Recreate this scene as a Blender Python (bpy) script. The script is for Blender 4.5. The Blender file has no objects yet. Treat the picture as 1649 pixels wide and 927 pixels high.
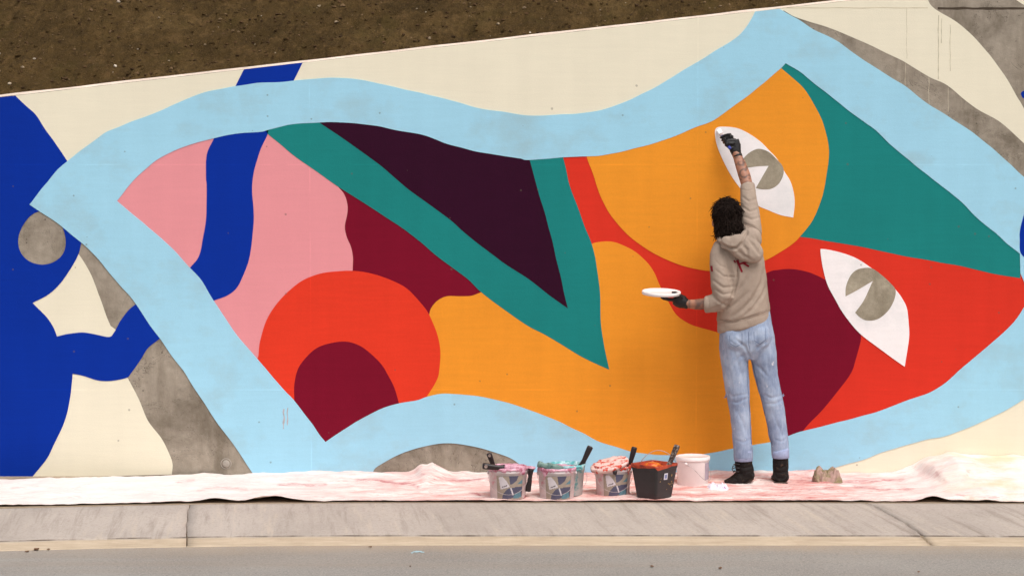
import bpy, bmesh, math, random
import numpy as np
from mathutils import Vector, Matrix, noise
from mathutils.geometry import tessellate_polygon
from mathutils.bvhtree import BVHTree
random.seed(7)
S = bpy.context.scene
COL = S.collection
R = math.radians

# ------------------------------------------------------------------ camera, sky, sun, exposure
W, H = 1649.0, 927.0            # frame used for measuring
F = 4500.0                      # focal length in those units
PITCH = math.atan((463.5-111)/F)
CAM = Vector((0, -18.0, 2.635))
cam = bpy.data.cameras.new('camera'); camo = bpy.data.objects.new('camera', cam); COL.objects.link(camo)
cam.sensor_width = 36; cam.lens = F/W*36; cam.clip_end = 500
camo.location = CAM; camo.rotation_euler = (R(90)-PITCH, 0, 0)
S.camera = camo

SUN_EL, SUN_AZ = 58.0, 150.0     # azimuth clockwise from +y: behind the camera, to the right
w = bpy.data.worlds.new('World'); S.world = w; w.use_nodes = True
nt = w.node_tree; bg = nt.nodes['Background']
sky = nt.nodes.new('ShaderNodeTexSky'); sky.sky_type = 'NISHITA'; sky.sun_disc = False
sky.sun_elevation = R(SUN_EL); sky.sun_rotation = R(SUN_AZ); sky.dust_density = 6; sky.air_density = 1.2
hs = nt.nodes.new('ShaderNodeHueSaturation'); hs.inputs['Saturation'].default_value = 0.30
nt.links.new(sky.outputs[0], hs.inputs['Color']); nt.links.new(hs.outputs[0], bg.inputs[0])
bg.inputs[1].default_value = 0.13
sun = bpy.data.lights.new('sun', 'SUN'); suno = bpy.data.objects.new('sun', sun); COL.objects.link(suno)
sun.energy = 1.3; sun.angle = R(32); sun.color = (1, .97, .93)
az, el = R(SUN_AZ), R(SUN_EL)
to_sun = Vector((math.sin(az)*math.cos(el), math.cos(az)*math.cos(el), math.sin(el)))
suno.rotation_euler = to_sun.to_track_quat('Z', 'Y').to_euler()
S.view_settings.view_transform = 'Standard'; S.view_settings.look = 'None'
S.view_settings.exposure = 0.12; S.view_settings.gamma = 1

# ------------------------------------------------------------------ measuring helpers
FWD = Vector((0, math.cos(PITCH), -math.sin(PITCH))); UP = Vector((0, math.sin(PITCH), math.cos(PITCH)))
def ray(px, py): return FWD*F + Vector((px-W/2, 0, 0)) + UP*(H/2-py)
def at_y(px, py, y=0.0):
    d = ray(px, py); return CAM + d*((y-CAM.y)/d.y)
def at_z(px, py, z=0.0):
    d = ray(px, py); return CAM + d*((z-CAM.z)/d.z)
def pix(p):
    d = p-CAM; k = F/d.dot(FWD); return (W/2+d.x*k, H/2-d.dot(UP)*k)
def lin(c):
    c /= 255.0
    return c/12.92 if c <= .04045 else ((c+.055)/1.055)**2.4
def rgb(r, g, b, k=1.0): return (lin(r)*k, lin(g)*k, lin(b)*k, 1)

# ------------------------------------------------------------------ node helpers
class N:
    def __init__(s, name):
        s.m = bpy.data.materials.new(name); s.m.use_nodes = True
        s.t = s.m.node_tree; s.b = s.t.nodes['Principled BSDF']; s.tc = s.t.nodes.new('ShaderNodeTexCoord')
        s.co = s.tc.outputs['Object']
    def n(s, ty, **k):
        x = s.t.nodes.new(ty)
        for a, v in k.items(): setattr(x, a, v)
        return x
    def l(s, a, b): s.t.links.new(a, b)
    def mapped(s, sc=(1,1,1), loc=(0,0,0), rot=(0,0,0), co=None):
        m = s.n('ShaderNodeMapping'); m.inputs['Scale'].default_value = sc; m.inputs['Location'].default_value = loc; m.inputs['Rotation'].default_value = rot
        s.l(co or s.co, m.inputs[0]); return m.outputs[0]
    def noise(s, scale, detail=4, rough=.55, co=None, dist=0):
        x = s.n('ShaderNodeTexNoise'); x.inputs['Scale'].default_value = scale; x.inputs['Detail'].default_value = detail
        x.inputs['Roughness'].default_value = rough; x.inputs['Distortion'].default_value = dist
        s.l(co or s.co, x.inputs['Vector']); return x.outputs[0]
    def ramp(s, f, stops, interp='LINEAR'):
        x = s.n('ShaderNodeValToRGB'); x.color_ramp.interpolation = interp
        e = x.color_ramp.elements
        while len(e) < len(stops): e.new(.5)
        for q, (p, c) in zip(e, stops):
            q.position = p; q.color = c if len(c) == 4 else (*c, 1)
        s.l(f, x.inputs[0]); return x.outputs[0]
    def ran(s, f, a, b, c=0., d=1.):
        x = s.n('ShaderNodeMapRange'); s.l(f, x.inputs[0])
        for i, v in enumerate((a, b, c, d)): x.inputs[i+1].default_value = v
        return x.outputs[0]
    def math(s, op, a, b=None):
        x = s.n('ShaderNodeMath', operation=op)
        for i, v in enumerate((a, b)):
            if v is None: continue
            if isinstance(v, (int, float)): x.inputs[i].default_value = v
            else: s.l(v, x.inputs[i])
        return x.outputs[0]
    def mix(s, f, a, b, mode='MIX'):
        x = s.n('ShaderNodeMix', data_type='RGBA', blend_type=mode)
        for sock, v in ((x.inputs[0], f), (x.inputs[6], a), (x.inputs[7], b)):
            if isinstance(v, (int, float)): sock.default_value = v
            elif isinstance(v, tuple): sock.default_value = v if len(v) == 4 else (*v, 1)
            else: s.l(v, sock)
        return x.outputs[2]
    def bump(s, h, strength=.3, dist=.01):
        x = s.n('ShaderNodeBump'); x.inputs['Strength'].default_value = strength; x.inputs['Distance'].default_value = dist
        s.l(h, x.inputs['Height']); s.l(x.outputs[0], s.b.inputs['Normal'])
    def done(s, col, rough=.6, spec=.3):
        if isinstance(col, tuple): s.b.inputs['Base Color'].default_value = col
        else: s.l(col, s.b.inputs['Base Color'])
        if isinstance(rough, (int, float)): s.b.inputs['Roughness'].default_value = rough
        else: s.l(rough, s.b.inputs['Roughness'])
        s.b.inputs['Specular IOR Level'].default_value = spec
        return s.m
def grey(v): return (v, v, v, 1)

def wall_paint(name, c, var=.10, thin=0.0):
    m = N(name)
    big = m.noise(1.3, 5, .6); streak = m.noise(3, 4, .6, m.mapped((1.2, 1, 14)))
    fine = m.noise(90, 3, .6); lanes = m.noise(4, 3, .5, m.mapped((2.2, 1, .25), (3, 0, 1)))
    f = m.math('ADD', m.math('ADD', m.math('MULTIPLY', m.math('ADD', m.math('MULTIPLY', big, .6), m.math('MULTIPLY', lanes, .4)), .55), m.math('MULTIPLY', streak, .25)), m.math('MULTIPLY', fine, .2))
    v = m.ramp(f, [(.36, grey(1-var)), (.64, grey(1+var*.35))])
    col = m.mix(1, c, v, 'MULTIPLY')
    if thin:                       # concrete ghosting through one thin coat
        t = m.ran(m.noise(2.1, 6, .65, m.mapped((1, 1, 1.4), (5, 1, 2))), .50, .74, 0, thin)
        col = m.mix(t, col, rgb(150, 165, 165))
    # pinholes of the concrete and specks of dirt
    vo = m.n('ShaderNodeTexVoronoi'); vo.inputs['Scale'].default_value = 11; m.l(m.co, vo.inputs['Vector'])
    sep = m.n('ShaderNodeSeparateColor'); m.l(vo.outputs['Color'], sep.inputs[0])
    sp = m.math('MULTIPLY', m.math('LESS_THAN', m.math('ADD', vo.outputs['Distance'], m.math('MULTIPLY', fine, .03)), m.math('MULTIPLY', m.math('POWER', sep.outputs[1], 4.0), .10)), m.math('GREATER_THAN', sep.outputs[0], .55))
    col = m.mix(m.math('MULTIPLY', sp, .42), col, rgb(96, 84, 74))
    xyz = m.n('ShaderNodeSeparateXYZ'); m.l(m.co, xyz.inputs[0])
    ridge = None
    for sock, v0, wd in ((2, at_y(824, 265).z, .004), (2, at_y(824, 627).z, .0035), (0, at_y(500, 463).x, .004), (0, at_y(1122, 463).x, .004)):
        k = m.math('LESS_THAN', m.math('ABSOLUTE', m.math('SUBTRACT', xyz.outputs[sock], v0)), wd)
        ridge = k if ridge is None else m.math('MAXIMUM', ridge, k)
    broken = m.ran(m.noise(4, 4, .6, m.mapped(loc=(2, 2, 2))), .42, .62, 0, 1)
    col = m.mix(m.math('MULTIPLY', ridge, broken), col, (1.10, 1.10, 1.10), 'MULTIPLY')
    h = m.math('ADD', m.noise(160, 3, .6), m.math('MULTIPLY', streak, .6))
    m.bump(h, .22, .004)
    return m.done(col, m.ran(big, .3, .7, .62, .75), .10)

def concrete(name, c, dark, dark_streaks=True, sc=1.0):
    m = N(name)
    a = m.noise(2.2*sc, 8, .68, dist=.4); b = m.noise(14*sc, 6, .7)
    col = m.ramp(a, [(.34, dark), (.50, c), (.68, tuple(min(1, x*1.22) for x in c[:3]))])
    col = m.mix(m.ran(b, .35, .7, 0, .5), col, dark)
    if dark_streaks:
        st = m.noise(5, 6, .7, m.mapped((1, 1, .16)))
        col = m.mix(m.ran(st, .5, .72, 0, .55), col, rgb(92, 80, 64))
        cr = m.noise(1.6, 7, .7, m.mapped(loc=(3, 0, 8)), .8)
        k = m.math('LESS_THAN', m.math('ABSOLUTE', m.math('SUBTRACT', cr, .5)), .0022)
        col = m.mix(m.math('MULTIPLY', k, .55), col, rgb(66, 58, 50))
        vo = m.n('ShaderNodeTexVoronoi'); vo.inputs['Scale'].default_value = 16; m.l(m.co, vo.inputs['Vector'])
        sep = m.n('ShaderNodeSeparateColor'); m.l(vo.outputs['Color'], sep.inputs[0])
        sp = m.math('MULTIPLY', m.math('LESS_THAN', vo.outputs['Distance'], .09), m.math('GREATER_THAN', sep.outputs[0], .7))
        col = m.mix(m.math('MULTIPLY', sp, .6), col, rgb(60, 52, 45))
    m.bump(m.math('ADD', b, m.noise(110, 3, .6)), .35, .006)
    return m.done(col, .85, .2)

def plain(name, c, rough=.5, var=.12, scale=20, spec=.4, bumps=.15, bdist=.003, bscale=None, second=None, thr=(.5, .62)):
    m = N(name); a = m.noise(scale, 5, .6)
    col = m.mix(1, c, m.ramp(a, [(.3, grey(1-var)), (.7, grey(1+var*.5))]), 'MULTIPLY')
    if second:
        col = m.mix(m.ran(m.noise(scale*1.3, 5, .65, m.mapped(loc=(7, 3, 1))), thr[0], thr[1]), col, second)
    m.bump(m.noise(bscale or scale*5, 4, .6), bumps, bdist)
    return m.done(col, rough, spec)

# ------------------------------------------------------------------ object helpers
def link(name, me, mats, parent=None, smooth=False):
    o = bpy.data.objects.new(name, me); COL.objects.link(o)
    for m in (mats if isinstance(mats, (list, tuple)) else [mats]): me.materials.append(m)
    if smooth: me.polygons.foreach_set('use_smooth', [True]*len(me.polygons))
    if parent:
        o.parent = parent
    return o
def obj(name, bm, mats, parent=None, smooth=False, recalc=True):
    if recalc: bmesh.ops.recalc_face_normals(bm, faces=bm.faces[:])
    me = bpy.data.meshes.new(name); bm.to_mesh(me); bm.free()
    return link(name, me, mats, parent, smooth)
def tag(o, label=None, cat=None, group=None, kind=None):
    for k, v in (('label', label), ('category', cat), ('group', group), ('kind', kind)):
        if v: o[k] = v
    return o
def empty(name, loc, label, cat, group=None, rz=0):
    o = bpy.data.objects.new(name, None); COL.objects.link(o); o.location = loc; o.rotation_euler.z = rz
    o.empty_display_size = .1
    return tag(o, label, cat, group)

def catmull(P, n=6):
    """outline through points; a third entry marks a sharp corner"""
    N_ = len(P); cs = [i for i, p in enumerate(P) if len(p) > 2]
    V = [Vector((p[0], p[1])) for p in P]; out = []
    if not cs:
        segs = [[(i) % N_ for i in range(-1, N_+2)]]; closed = True
    else:
        segs = []; closed = False
        for a, b in zip(cs, cs[1:]+[cs[0]+N_]): segs.append([i % N_ for i in range(a, b+1)])
    for s in segs:
        q = [V[i] for i in s]
        if not closed: q = [q[0]*2-q[1]]+q+[q[-1]*2-q[-2]]
        if not closed and len(s) == 2: out.append(q[1]); continue
        for i in range(1, len(q)-2):
            p0, p1, p2, p3 = q[i-1:i+3]
            for k in range(n):
                t = k/n
                out.append(.5*(2*p1+(p2-p0)*t+(2*p0-5*p1+4*p2-p3)*t*t+(3*p1-p0-3*p2+p3)*t**3))
    return out
def sheet(name, loops, y, mat, parent, label=None, raw=False, wob=.45):
    """paint coat on the wall: a flat shape with its own small thickness"""
    L3 = []
    for L in loops:
        c = [Vector(p[:2]) for p in L] if raw else catmull(L)
        if wob: c = [p+Vector((noise.noise(Vector((p.x*.03, p.y*.03, 1)))*wob*2, noise.noise(Vector((p.x*.03, p.y*.03, 9)))*wob*2)) for p in c]
        L3.append([at_y(p.x, p.y, 0) for p in c])
    tris = tessellate_polygon([[Vector((p.x, p.z, 0)) for p in L] for L in L3])
    flat = [p for L in L3 for p in L]; n = len(flat)
    verts = [(p.x, -y, p.z) for p in flat]+[(p.x, .001, p.z) for p in flat]
    faces = []
    for t in tris:
        a, b, c = (flat[i] for i in t)
        if ((b.x-a.x)*(c.z-a.z)-(b.z-a.z)*(c.x-a.x)) < 0: t = t[::-1]
        faces.append(tuple(t))
    k = 0
    for L in L3:
        m = len(L)
        for i in range(m): faces.append((k+i, k+(i+1) % m, n+k+(i+1) % m, n+k+i))
        k += m
    me = bpy.data.meshes.new(name); me.from_pydata(verts, [], faces); me.update()
    o = link(name, me, mat, parent)
    if label: o['label'] = label
    return o

def tube(bm, pts, rad, seg=12, cap=True, sx=1.0, ref=None):
    """closed tapered tube; rad items r or (a, b) half widths across / in depth"""
    rings = []; n = len(pts)
    for i, p in enumerate(pts):
        d = (pts[min(i+1, n-1)]-pts[max(i-1, 0)]).normalized()
        rf = ref or (Vector((0, 1, 0)) if abs(d.y) < .8 else Vector((0, 0, 1)))
        u = rf.cross(d).normalized(); v = d.cross(u)
        a, b = rad[i] if isinstance(rad[i], tuple) else (rad[i], rad[i])
        rings.append([bm.verts.new(p+u*math.cos(2*math.pi*k/seg)*a+v*math.sin(2*math.pi*k/seg)*b) for k in range(seg)])
    for A, B in zip(rings, rings[1:]):
        for k in range(seg): bm.faces.new((A[k], A[(k+1) % seg], B[(k+1) % seg], B[k]))
    if cap: bm.faces.new(rings[0][::-1]); bm.faces.new(rings[-1])
def stack(bm, secs, seg=28):
    """loft of horizontal oval sections: (centre, half width, half depth, tilt)"""
    rings = []
    for c, a, b, t in secs:
        rings.append([bm.verts.new(c+Vector((a*math.cos(q), b*math.sin(q), t*a*math.cos(q)))) for q in (2*math.pi*k/seg for k in range(seg))])
    for A, B in zip(rings, rings[1:]):
        for k in range(seg): bm.faces.new((A[k], A[(k+1) % seg], B[(k+1) % seg], B[k]))
    bm.faces.new(rings[0][::-1]); bm.faces.new(rings[-1])
def ball(bm, c, r, rot=None, sub=2):
    v = bmesh.ops.create_icosphere(bm, subdivisions=sub, radius=1)['verts']
    M = Matrix.Translation(c) @ (rot or Matrix.Identity(4)) @ Matrix.Diagonal((*r, 1))
    bmesh.ops.transform(bm, matrix=M, verts=v); return v
def box(bm, c, s, rot=None):
    v = bmesh.ops.create_cube(bm, size=1)['verts']
    bmesh.ops.transform(bm, matrix=Matrix.Translation(c) @ (rot or Matrix.Identity(4)) @ Matrix.Diagonal((*s, 1)), verts=v)
def lathe(bm, prof, seg=32, mi=0, c=(0, 0)):
    rings = [[bm.verts.new((c[0]+r*math.cos(2*math.pi*k/seg), c[1]+r*math.sin(2*math.pi*k/seg), z)) for k in range(seg)] for r, z in prof]
    for A, B in zip(rings, rings[1:]):
        for k in range(seg): bm.faces.new((A[k], A[(k+1) % seg], B[(k+1) % seg], B[k])).material_index = mi
    return rings
def skin(bm, voxel, it=4, fac=.5):
    """fuse overlapping volumes into one continuous surface"""
    me = bpy.data.meshes.new('tmp'); bmesh.ops.recalc_face_normals(bm, faces=bm.faces[:]); bm.to_mesh(me); bm.free()
    o = bpy.data.objects.new('tmp', me); COL.objects.link(o)
    r = o.modifiers.new('r', 'REMESH'); r.mode = 'VOXEL'; r.voxel_size = voxel
    if it:
        s = o.modifiers.new('s', 'SMOOTH'); s.factor = fac; s.iterations = it
    dg = bpy.context.evaluated_depsgraph_get(); dg.update()
    out = bpy.data.meshes.new_from_object(o.evaluated_get(dg))
    bpy.data.objects.remove(o); bpy.data.meshes.remove(me)
    return out
def fold(me, lines, nz=0.0, nsc=18.0, backface=True):
    """press folds (polyline, width, depth) and fine unevenness into a cloth surface"""
    n = len(me.vertices)
    co = np.empty(n*3); me.vertices.foreach_get('co', co); co = co.reshape(-1, 3)
    no = np.empty(n*3); me.vertex_normals.foreach_get('vector', no); no = no.reshape(-1, 3)
    d = co-np.array(CAM); k = F/(d @ np.array(FWD))
    P = np.stack([W/2+d[:, 0]*k, H/2-(d @ np.array(UP))*k], 1)
    disp = np.zeros(n)
    facing = np.clip(-no[:, 1]*1.6, 0, 1)
    for pts, wd, dep in lines:
        best = np.full(n, 1e9); tt = np.zeros(n); m = len(pts)-1
        for i in range(m):
            a = np.array(pts[i][:2], float); b = np.array(pts[i+1][:2], float); ab = b-a
            t = np.clip(((P-a) @ ab)/(ab @ ab), 0, 1); q = np.linalg.norm(P-(a+t[:, None]*ab), axis=1)
            s = q < best; best[s] = q[s]; tt[s] = (i+t[s])/m
        taper = np.sin(np.pi*np.clip(tt*.86+.07, 0, 1))**.6
        x = best/wd
        disp -= dep*facing*taper*(np.exp(-x*x)-.25*np.exp(-((x-1.8)/.9)**2))
    if nz:
        disp += np.array([noise.fractal(Vector(c)*nsc, 1, 2, 3) for c in co])*nz
    co = co+no*disp[:, None]
    me.vertices.foreach_set('co', co.ravel()); me.update()
    return me

# ------------------------------------------------------------------ setting: ground, kerb, bank
M_CONC = concrete('bare_concrete', rgb(158, 147, 133), rgb(112, 102, 89))
M_WALK = concrete('pavement_concrete', rgb(168, 150, 128), rgb(130, 112, 92), False)
def kerb_shift(x):                               # the kerb bends gently towards the road at the left
    return -.26*max(0, (-x-.6)/2.7)**2 - .05*max(0, (x-1.5)/1.8)**2
def grid_strip(name, xs, prof, mat, kind='structure', smooth=False):
    bm = bmesh.new(); rows = [[bm.verts.new((x, y+(kerb_shift(max(-6, min(6, x))) if sh else 0), z)) for x in xs] for (y, z, sh) in prof]
    for A, B in zip(rows, rows[1:]):
        for i in range(len(xs)-1): bm.faces.new((A[i], A[i+1], B[i+1], B[i]))
    return tag(obj(name, bm, mat, None, smooth), kind=kind)
XS = [-80, -30, -12, -6]+[-5+.25*i for i in range(41)]+[6, 12, 30, 80]
grid_strip('pavement', XS, [(-.0, 0, 0), (-1.105, 0, 1), (-1.105, -.2, 1)], M_WALK)

def asphalt():
    m = N('asphalt'); a = m.noise(1.1, 6, .6); b = m.noise(85, 4, .8); c = m.noise(35, 4, .7)
    col = m.ramp(a, [(.3, rgb(132, 127, 122)), (.7, rgb(150, 145, 139))])
    col = m.mix(m.ran(b, .47, .60, 0, .75), col, rgb(174, 166, 156)); col = m.mix(m.ran(c, .52, .68, 0, .45), col, rgb(104, 99, 94))
    col = m.mix(m.ran(m.noise(.9, 4, .5, m.mapped((.25, 3, 1))), .5, .7, 0, .35), col, rgb(150, 134, 118))
    sp = m.n('ShaderNodeSeparateXYZ'); m.l(m.co, sp.inputs[0])
    du = m.math('MULTIPLY', m.ran(m.math('ADD', sp.outputs[1], m.math('MULTIPLY', m.noise(3, 5, .6), .30)), -2.0, -1.66, 0, .7), m.ran(c, .3, .6, .5, 1))
    col = m.mix(du, col, rgb(178, 156, 130))
    m.bump(m.math('ADD', b, c), .5, .008); return m.done(col, .85, .25)
M_ROAD = asphalt()
grid_strip('road', XS, [(-1.79, -.140, 1), (-2.5, -.141, 1), (-6, -.15, 0), (-60, -.15, 0)], M_ROAD)

def kerb_mat():
    m = N('brushed_concrete'); a = m.noise(1.6, 6, .65)
    col = m.ramp(a, [(.3, rgb(164, 153, 144)), (.7, rgb(183, 171, 161))])
    # broom marks dragged across the slope, turning with the bend
    sp = m.n('ShaderNodeSeparateXYZ'); m.l(m.co, sp.inputs[0])
    d = m.math('SUBTRACT', m.math('MULTIPLY', sp.outputs[1], -1.0), 1.1)
    a0 = m.math('DIVIDE', m.math('SUBTRACT', sp.outputs[0], m.math('MULTIPLY', d, .26)), m.math('ADD', m.math('MULTIPLY', d, .13), 1.0))
    a0 = m.math('MINIMUM', a0, sp.outputs[0])
    cb = m.n('ShaderNodeCombineXYZ'); m.l(a0, cb.inputs[0]); m.l(m.math('MULTIPLY', d, .10), cb.inputs[1])
    br = m.noise(13, 5, .75, cb.outputs[0]); amt = m.ran(m.noise(1.3, 3, .5, m.mapped(loc=(6, 0, 0))), .35, .6, .35, 1)
    col = m.mix(m.math('MULTIPLY', m.ran(br, .52, .66, 0, .55), amt), col, rgb(128, 115, 104)); col = m.mix(m.math('MULTIPLY', m.ran(br, .46, .34, 0, .6), amt), col, rgb(196, 180, 162))
    col = m.mix(m.ran(m.noise(60, 4, .7), .5, .7, 0, .3), col, rgb(120, 106, 95))
    # dark broken line where the slope meets the gutter pan
    sep = m.n('ShaderNodeSeparateXYZ'); m.l(m.co, sep.inputs[0])
    groove = m.math('MULTIPLY', m.math('LESS_THAN', sep.outputs[2], -.1022), m.math('GREATER_THAN', sep.outputs[2], -.1097))
    line_mask = m.ran(m.noise(5, 5, .6, m.mapped((1, .2, .2))), .36, .60, .0, .8)
    pan = m.ran(m.math('ADD', sep.outputs[2], m.math('MULTIPLY', m.noise(6, 4, .6), .006)), -.1095, -.1045, 1, 0)
    col = m.mix(m.math('MULTIPLY', pan, .75), col, m.mix(m.ran(m.noise(7, 6, .7, m.mapped((.6, 3, 1))), .35, .65), rgb(178, 157, 130), rgb(202, 182, 155)))
    col = m.mix(m.math('MULTIPLY', groove, line_mask), col, rgb(84, 72, 62))
    m.bump(m.math('ADD', br, m.noise(90, 3, .6)), .3, .006); return m.done(col, .85, .2)
M_KERB = kerb_mat()
# profile (distance, height) of the sloping kerb slabs with the flat gutter pan in front
KP = [(-1.107, -.006), (-1.115, -.0008), (-1.14, -.003), (-1.27, -.024), (-1.41, -.052), (-1.56, -.080), (-1.665, -.098), (-1.680, -.102), (-1.6825, -.1095), (-1.692, -.1098), (-1.75, -.124), (-1.81, -.134), (-1.825, -.1375), (-1.83, -.17)]
def joint_x(j, t):
    if j == 0:
        p = [(0, 302), (.25, 300), (.5, 297), (.8, 297), (1, 296)]
    else:
        p = [(0, 1398), (.1, 1414), (.3, 1438), (.5, 1462), (.7, 1484), (.8, 1492), (1, 1508)]
    for (a, x), (b, y) in zip(p, p[1:]):
        if t <= b: px = x+(y-x)*(t-a)/(b-a); break
    py = 808+68*t
    return (px-W/2)/F*(16.9-.75*t)+noise.noise(Vector((t*9, j*5, 0)))*.012
kerb = bpy.data.objects.new('sloping_kerb', None); COL.objects.link(kerb); tag(kerb, kind='structure')
bounds = [lambda t: -5.2, lambda t: joint_x(0, t), lambda t: joint_x(1, t), lambda t: 5.2]
FINE = []
for (a, b) in zip(KP, KP[1:]):
    k = max(1, int(abs(b[0]-a[0])/.03)); FINE += [(a[0]+(b[0]-a[0])*i/k, a[1]+(b[1]-a[1])*i/k) for i in range(k)]
FINE.append(KP[-1])
for j in range(3):
    bm = bmesh.new(); rows = []; nx = 60
    for (y, z) in FINE:
        t = min(1, max(0, (-1.107-y)/.72)); g0 = (.004, .0045, .010)[j]+.003*noise.noise(Vector((t*20, j, 3))); g1 = (.0045, .010, .004)[j]+.003*noise.noise(Vector((t*20, j+1, 3)))
        x0, x1 = bounds[j](t)+g0, bounds[j+1](t)-g1
        rows.append([bm.verts.new((x0+(x1-x0)*i/nx, y+kerb_shift(x0+(x1-x0)*i/nx), z+.002*noise.noise(Vector((x0+(x1-x0)*i/nx*2, y*6, 0))))) for i in range(nx+1)])
    for A, B in zip(rows, rows[1:]):
        for i in range(nx): bm.faces.new((A[i], A[i+1], B[i+1], B[i]))
    for e in (0, nx):                               # slab ends go down into the joint
        col_ = [r[e] for r in rows]; low = [bm.verts.new((v.co.x, v.co.y, -.2)) for v in col_]
        for i in range(len(col_)-1): bm.faces.new((col_[i], col_[i+1], low[i+1], low[i]))
    obj('kerb_slab', bm, M_KERB, kerb, True)
bm = bmesh.new(); box(bm, Vector((0, -1.5, -.19)), (10.4, 1.2, .03)); obj('joint_bed', bm, plain('joint_dirt', rgb(52, 44, 38), .95), kerb)

# wall line
SL = -.1135
def top_px(px): return 153+SL*px
TA = at_y(0, top_px(0)); TB = at_y(1300, top_px(1300)); TS = (TB.z-TA.z)/(TB.x-TA.x)
def ztop(x): return min(5.2, max(.6, TA.z+(x-TA.x)*TS))

def dirt():
    m = N('bank_earth'); a = m.noise(2.3, 7, .65); b = m.noise(26, 6, .75); c = m.noise(130, 4, .7)
    col = m.ramp(a, [(.32, rgb(68, 53, 29)), (.52, rgb(87, 68, 39)), (.72, rgb(112, 90, 56))])
    col = m.mix(m.ran(b, .48, .68, 0, .6), col, rgb(44, 33, 20))
    e = m.noise(9, 6, .7, m.mapped((1, 1, 1), (8, 1, 3))); col = m.mix(m.ran(e, .48, .70, 0, .55), col, rgb(50, 38, 22)); col = m.mix(m.ran(e, .46, .32, 0, .5), col, rgb(118, 92, 60)); col = m.mix(m.ran(c, .52, .68, 0, .55), col, rgb(130, 104, 70))
    col = m.mix(m.ran(m.noise(3.7, 4, .6, m.mapped(loc=(4, 4, 4))), .55, .7, 0, .35), col, rgb(74, 64, 30))
    m.bump(m.math('ADD', b, c), .9, .02); return m.done(col, .95, .1)
M_DIRT = dirt()
def bank_z(x, y):
    p = Vector((x, y, 0)); e = max(0, min(1, (y-.24)/.12))
    return (ztop(x)-.035+max(0, y-.25)*.74+e*(.05*noise.fractal(p*1.7, 1, 2, 3)+.036*noise.fractal(p*8, 1, 2, 4)+.020*abs(noise.noise(p*24))+.016*noise.noise(p*48)))
xs = [-60, -30, -15, -8, -5]+[-3.7+.0125*i for i in range(505)]+[2.8, 3.2, 4, 5, 8, 15, 30, 60]
ys = [.2, .24]+[.25+.0115*i for i in range(95)]+[1.4, 1.7, 2.2, 3, 5, 8, 14, 25, 45]
vs = [(x, y, bank_z(x, y)) for y in ys for x in xs]; nx = len(xs)
me = bpy.data.meshes.new('earth_bank'); me.from_pydata(vs, [], [(j*nx+i, j*nx+i+1, (j+1)*nx+i+1, (j+1)*nx+i) for j in range(len(ys)-1) for i in range(nx-1)])
tag(link('earth_bank', me, M_DIRT, None, True), kind='structure')
# stones and clods in the earth
def pebble_mat():
    m = N('bank_stones'); g = m.n('ShaderNodeNewGeometry')
    col = m.ramp(g.outputs['Random Per Island'], [(0, rgb(58, 43, 28)), (.7, rgb(88, 66, 44)), (.93, rgb(120, 98, 72)), (.985, rgb(165, 148, 124)), (1, rgb(205, 192, 176))])
    m.bump(m.noise(200, 3), .4, .003); return m.done(col, .9, .15)
bm = bmesh.new()
for i in range(2600):
    x = random.uniform(-3.6, 2.4); y = .27+random.random()**1.0*.95
    r = random.choice((.003, .004, .005, .006, .008, .012)) * random.uniform(.7, 1.2)
    if i > 2300: r = random.uniform(.003, .008)
    v = ball(bm, Vector((x, y, bank_z(x, y)+r*.25)), (r*random.uniform(.8, 1.6), r, r*random.uniform(.5, .9)), Matrix.Rotation(random.random()*6, 4, 'Z'), 1)
    for q in v: q.co += Vector((random.gauss(0, 1), random.gauss(0, 1), random.gauss(0, 1)))*r*.14
tag(obj('bank_stones', bm, pebble_mat(), None, False), kind='stuff')
bm = bmesh.new()
for i in range(600):
    x = random.uniform(-3.6, 2.4); y = .27+random.random()*.95; r = random.uniform(.005, .016)
    v = ball(bm, Vector((x, y, bank_z(x, y)-r*.12)), (r*random.uniform(.9, 1.6), r, r*random.uniform(.4, .8)), Matrix.Rotation(random.random()*6, 4, 'Z'), 1)
    for q in v: q.co += Vector((random.gauss(0, 1), random.gauss(0, 1), random.gauss(0, 1)))*r*.2
tag(obj('earth_clods', bm, M_DIRT, None, False), kind='stuff')

# ------------------------------------------------------------------ the painted retaining wall
C_CREAM = rgb(231, 223, 201)
M_CREAM = wall_paint('cream_paint', C_CREAM, .07)
M_EDGE = wall_paint('wall_edge_paint', rgb(232, 212, 196), .35)
M_NAVY = wall_paint('deep_blue_paint', rgb(2, 46, 152), .12)
M_SKY = wall_paint('light_blue_paint', rgb(160, 209, 231), .08, .42)
M_PINK = wall_paint('pink_paint', rgb(226, 146, 152), .07)
M_TEAL = wall_paint('teal_paint', rgb(26, 127, 124), .12)
M_PLUM = wall_paint('dark_plum_paint', rgb(48, 6, 34), .15)
M_MAR = wall_paint('maroon_paint', rgb(120, 10, 38), .14)
M_YEL = wall_paint('orange_yellow_paint', rgb(234, 148, 44), .12)
M_RED = wall_paint('red_paint', rgb(214, 52, 36), .12)
M_ORED = wall_paint('orange_red_paint', rgb(222, 58, 36), .12)
M_WHITE = wall_paint('white_paint', rgb(244, 238, 238), .08, .28)

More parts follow.
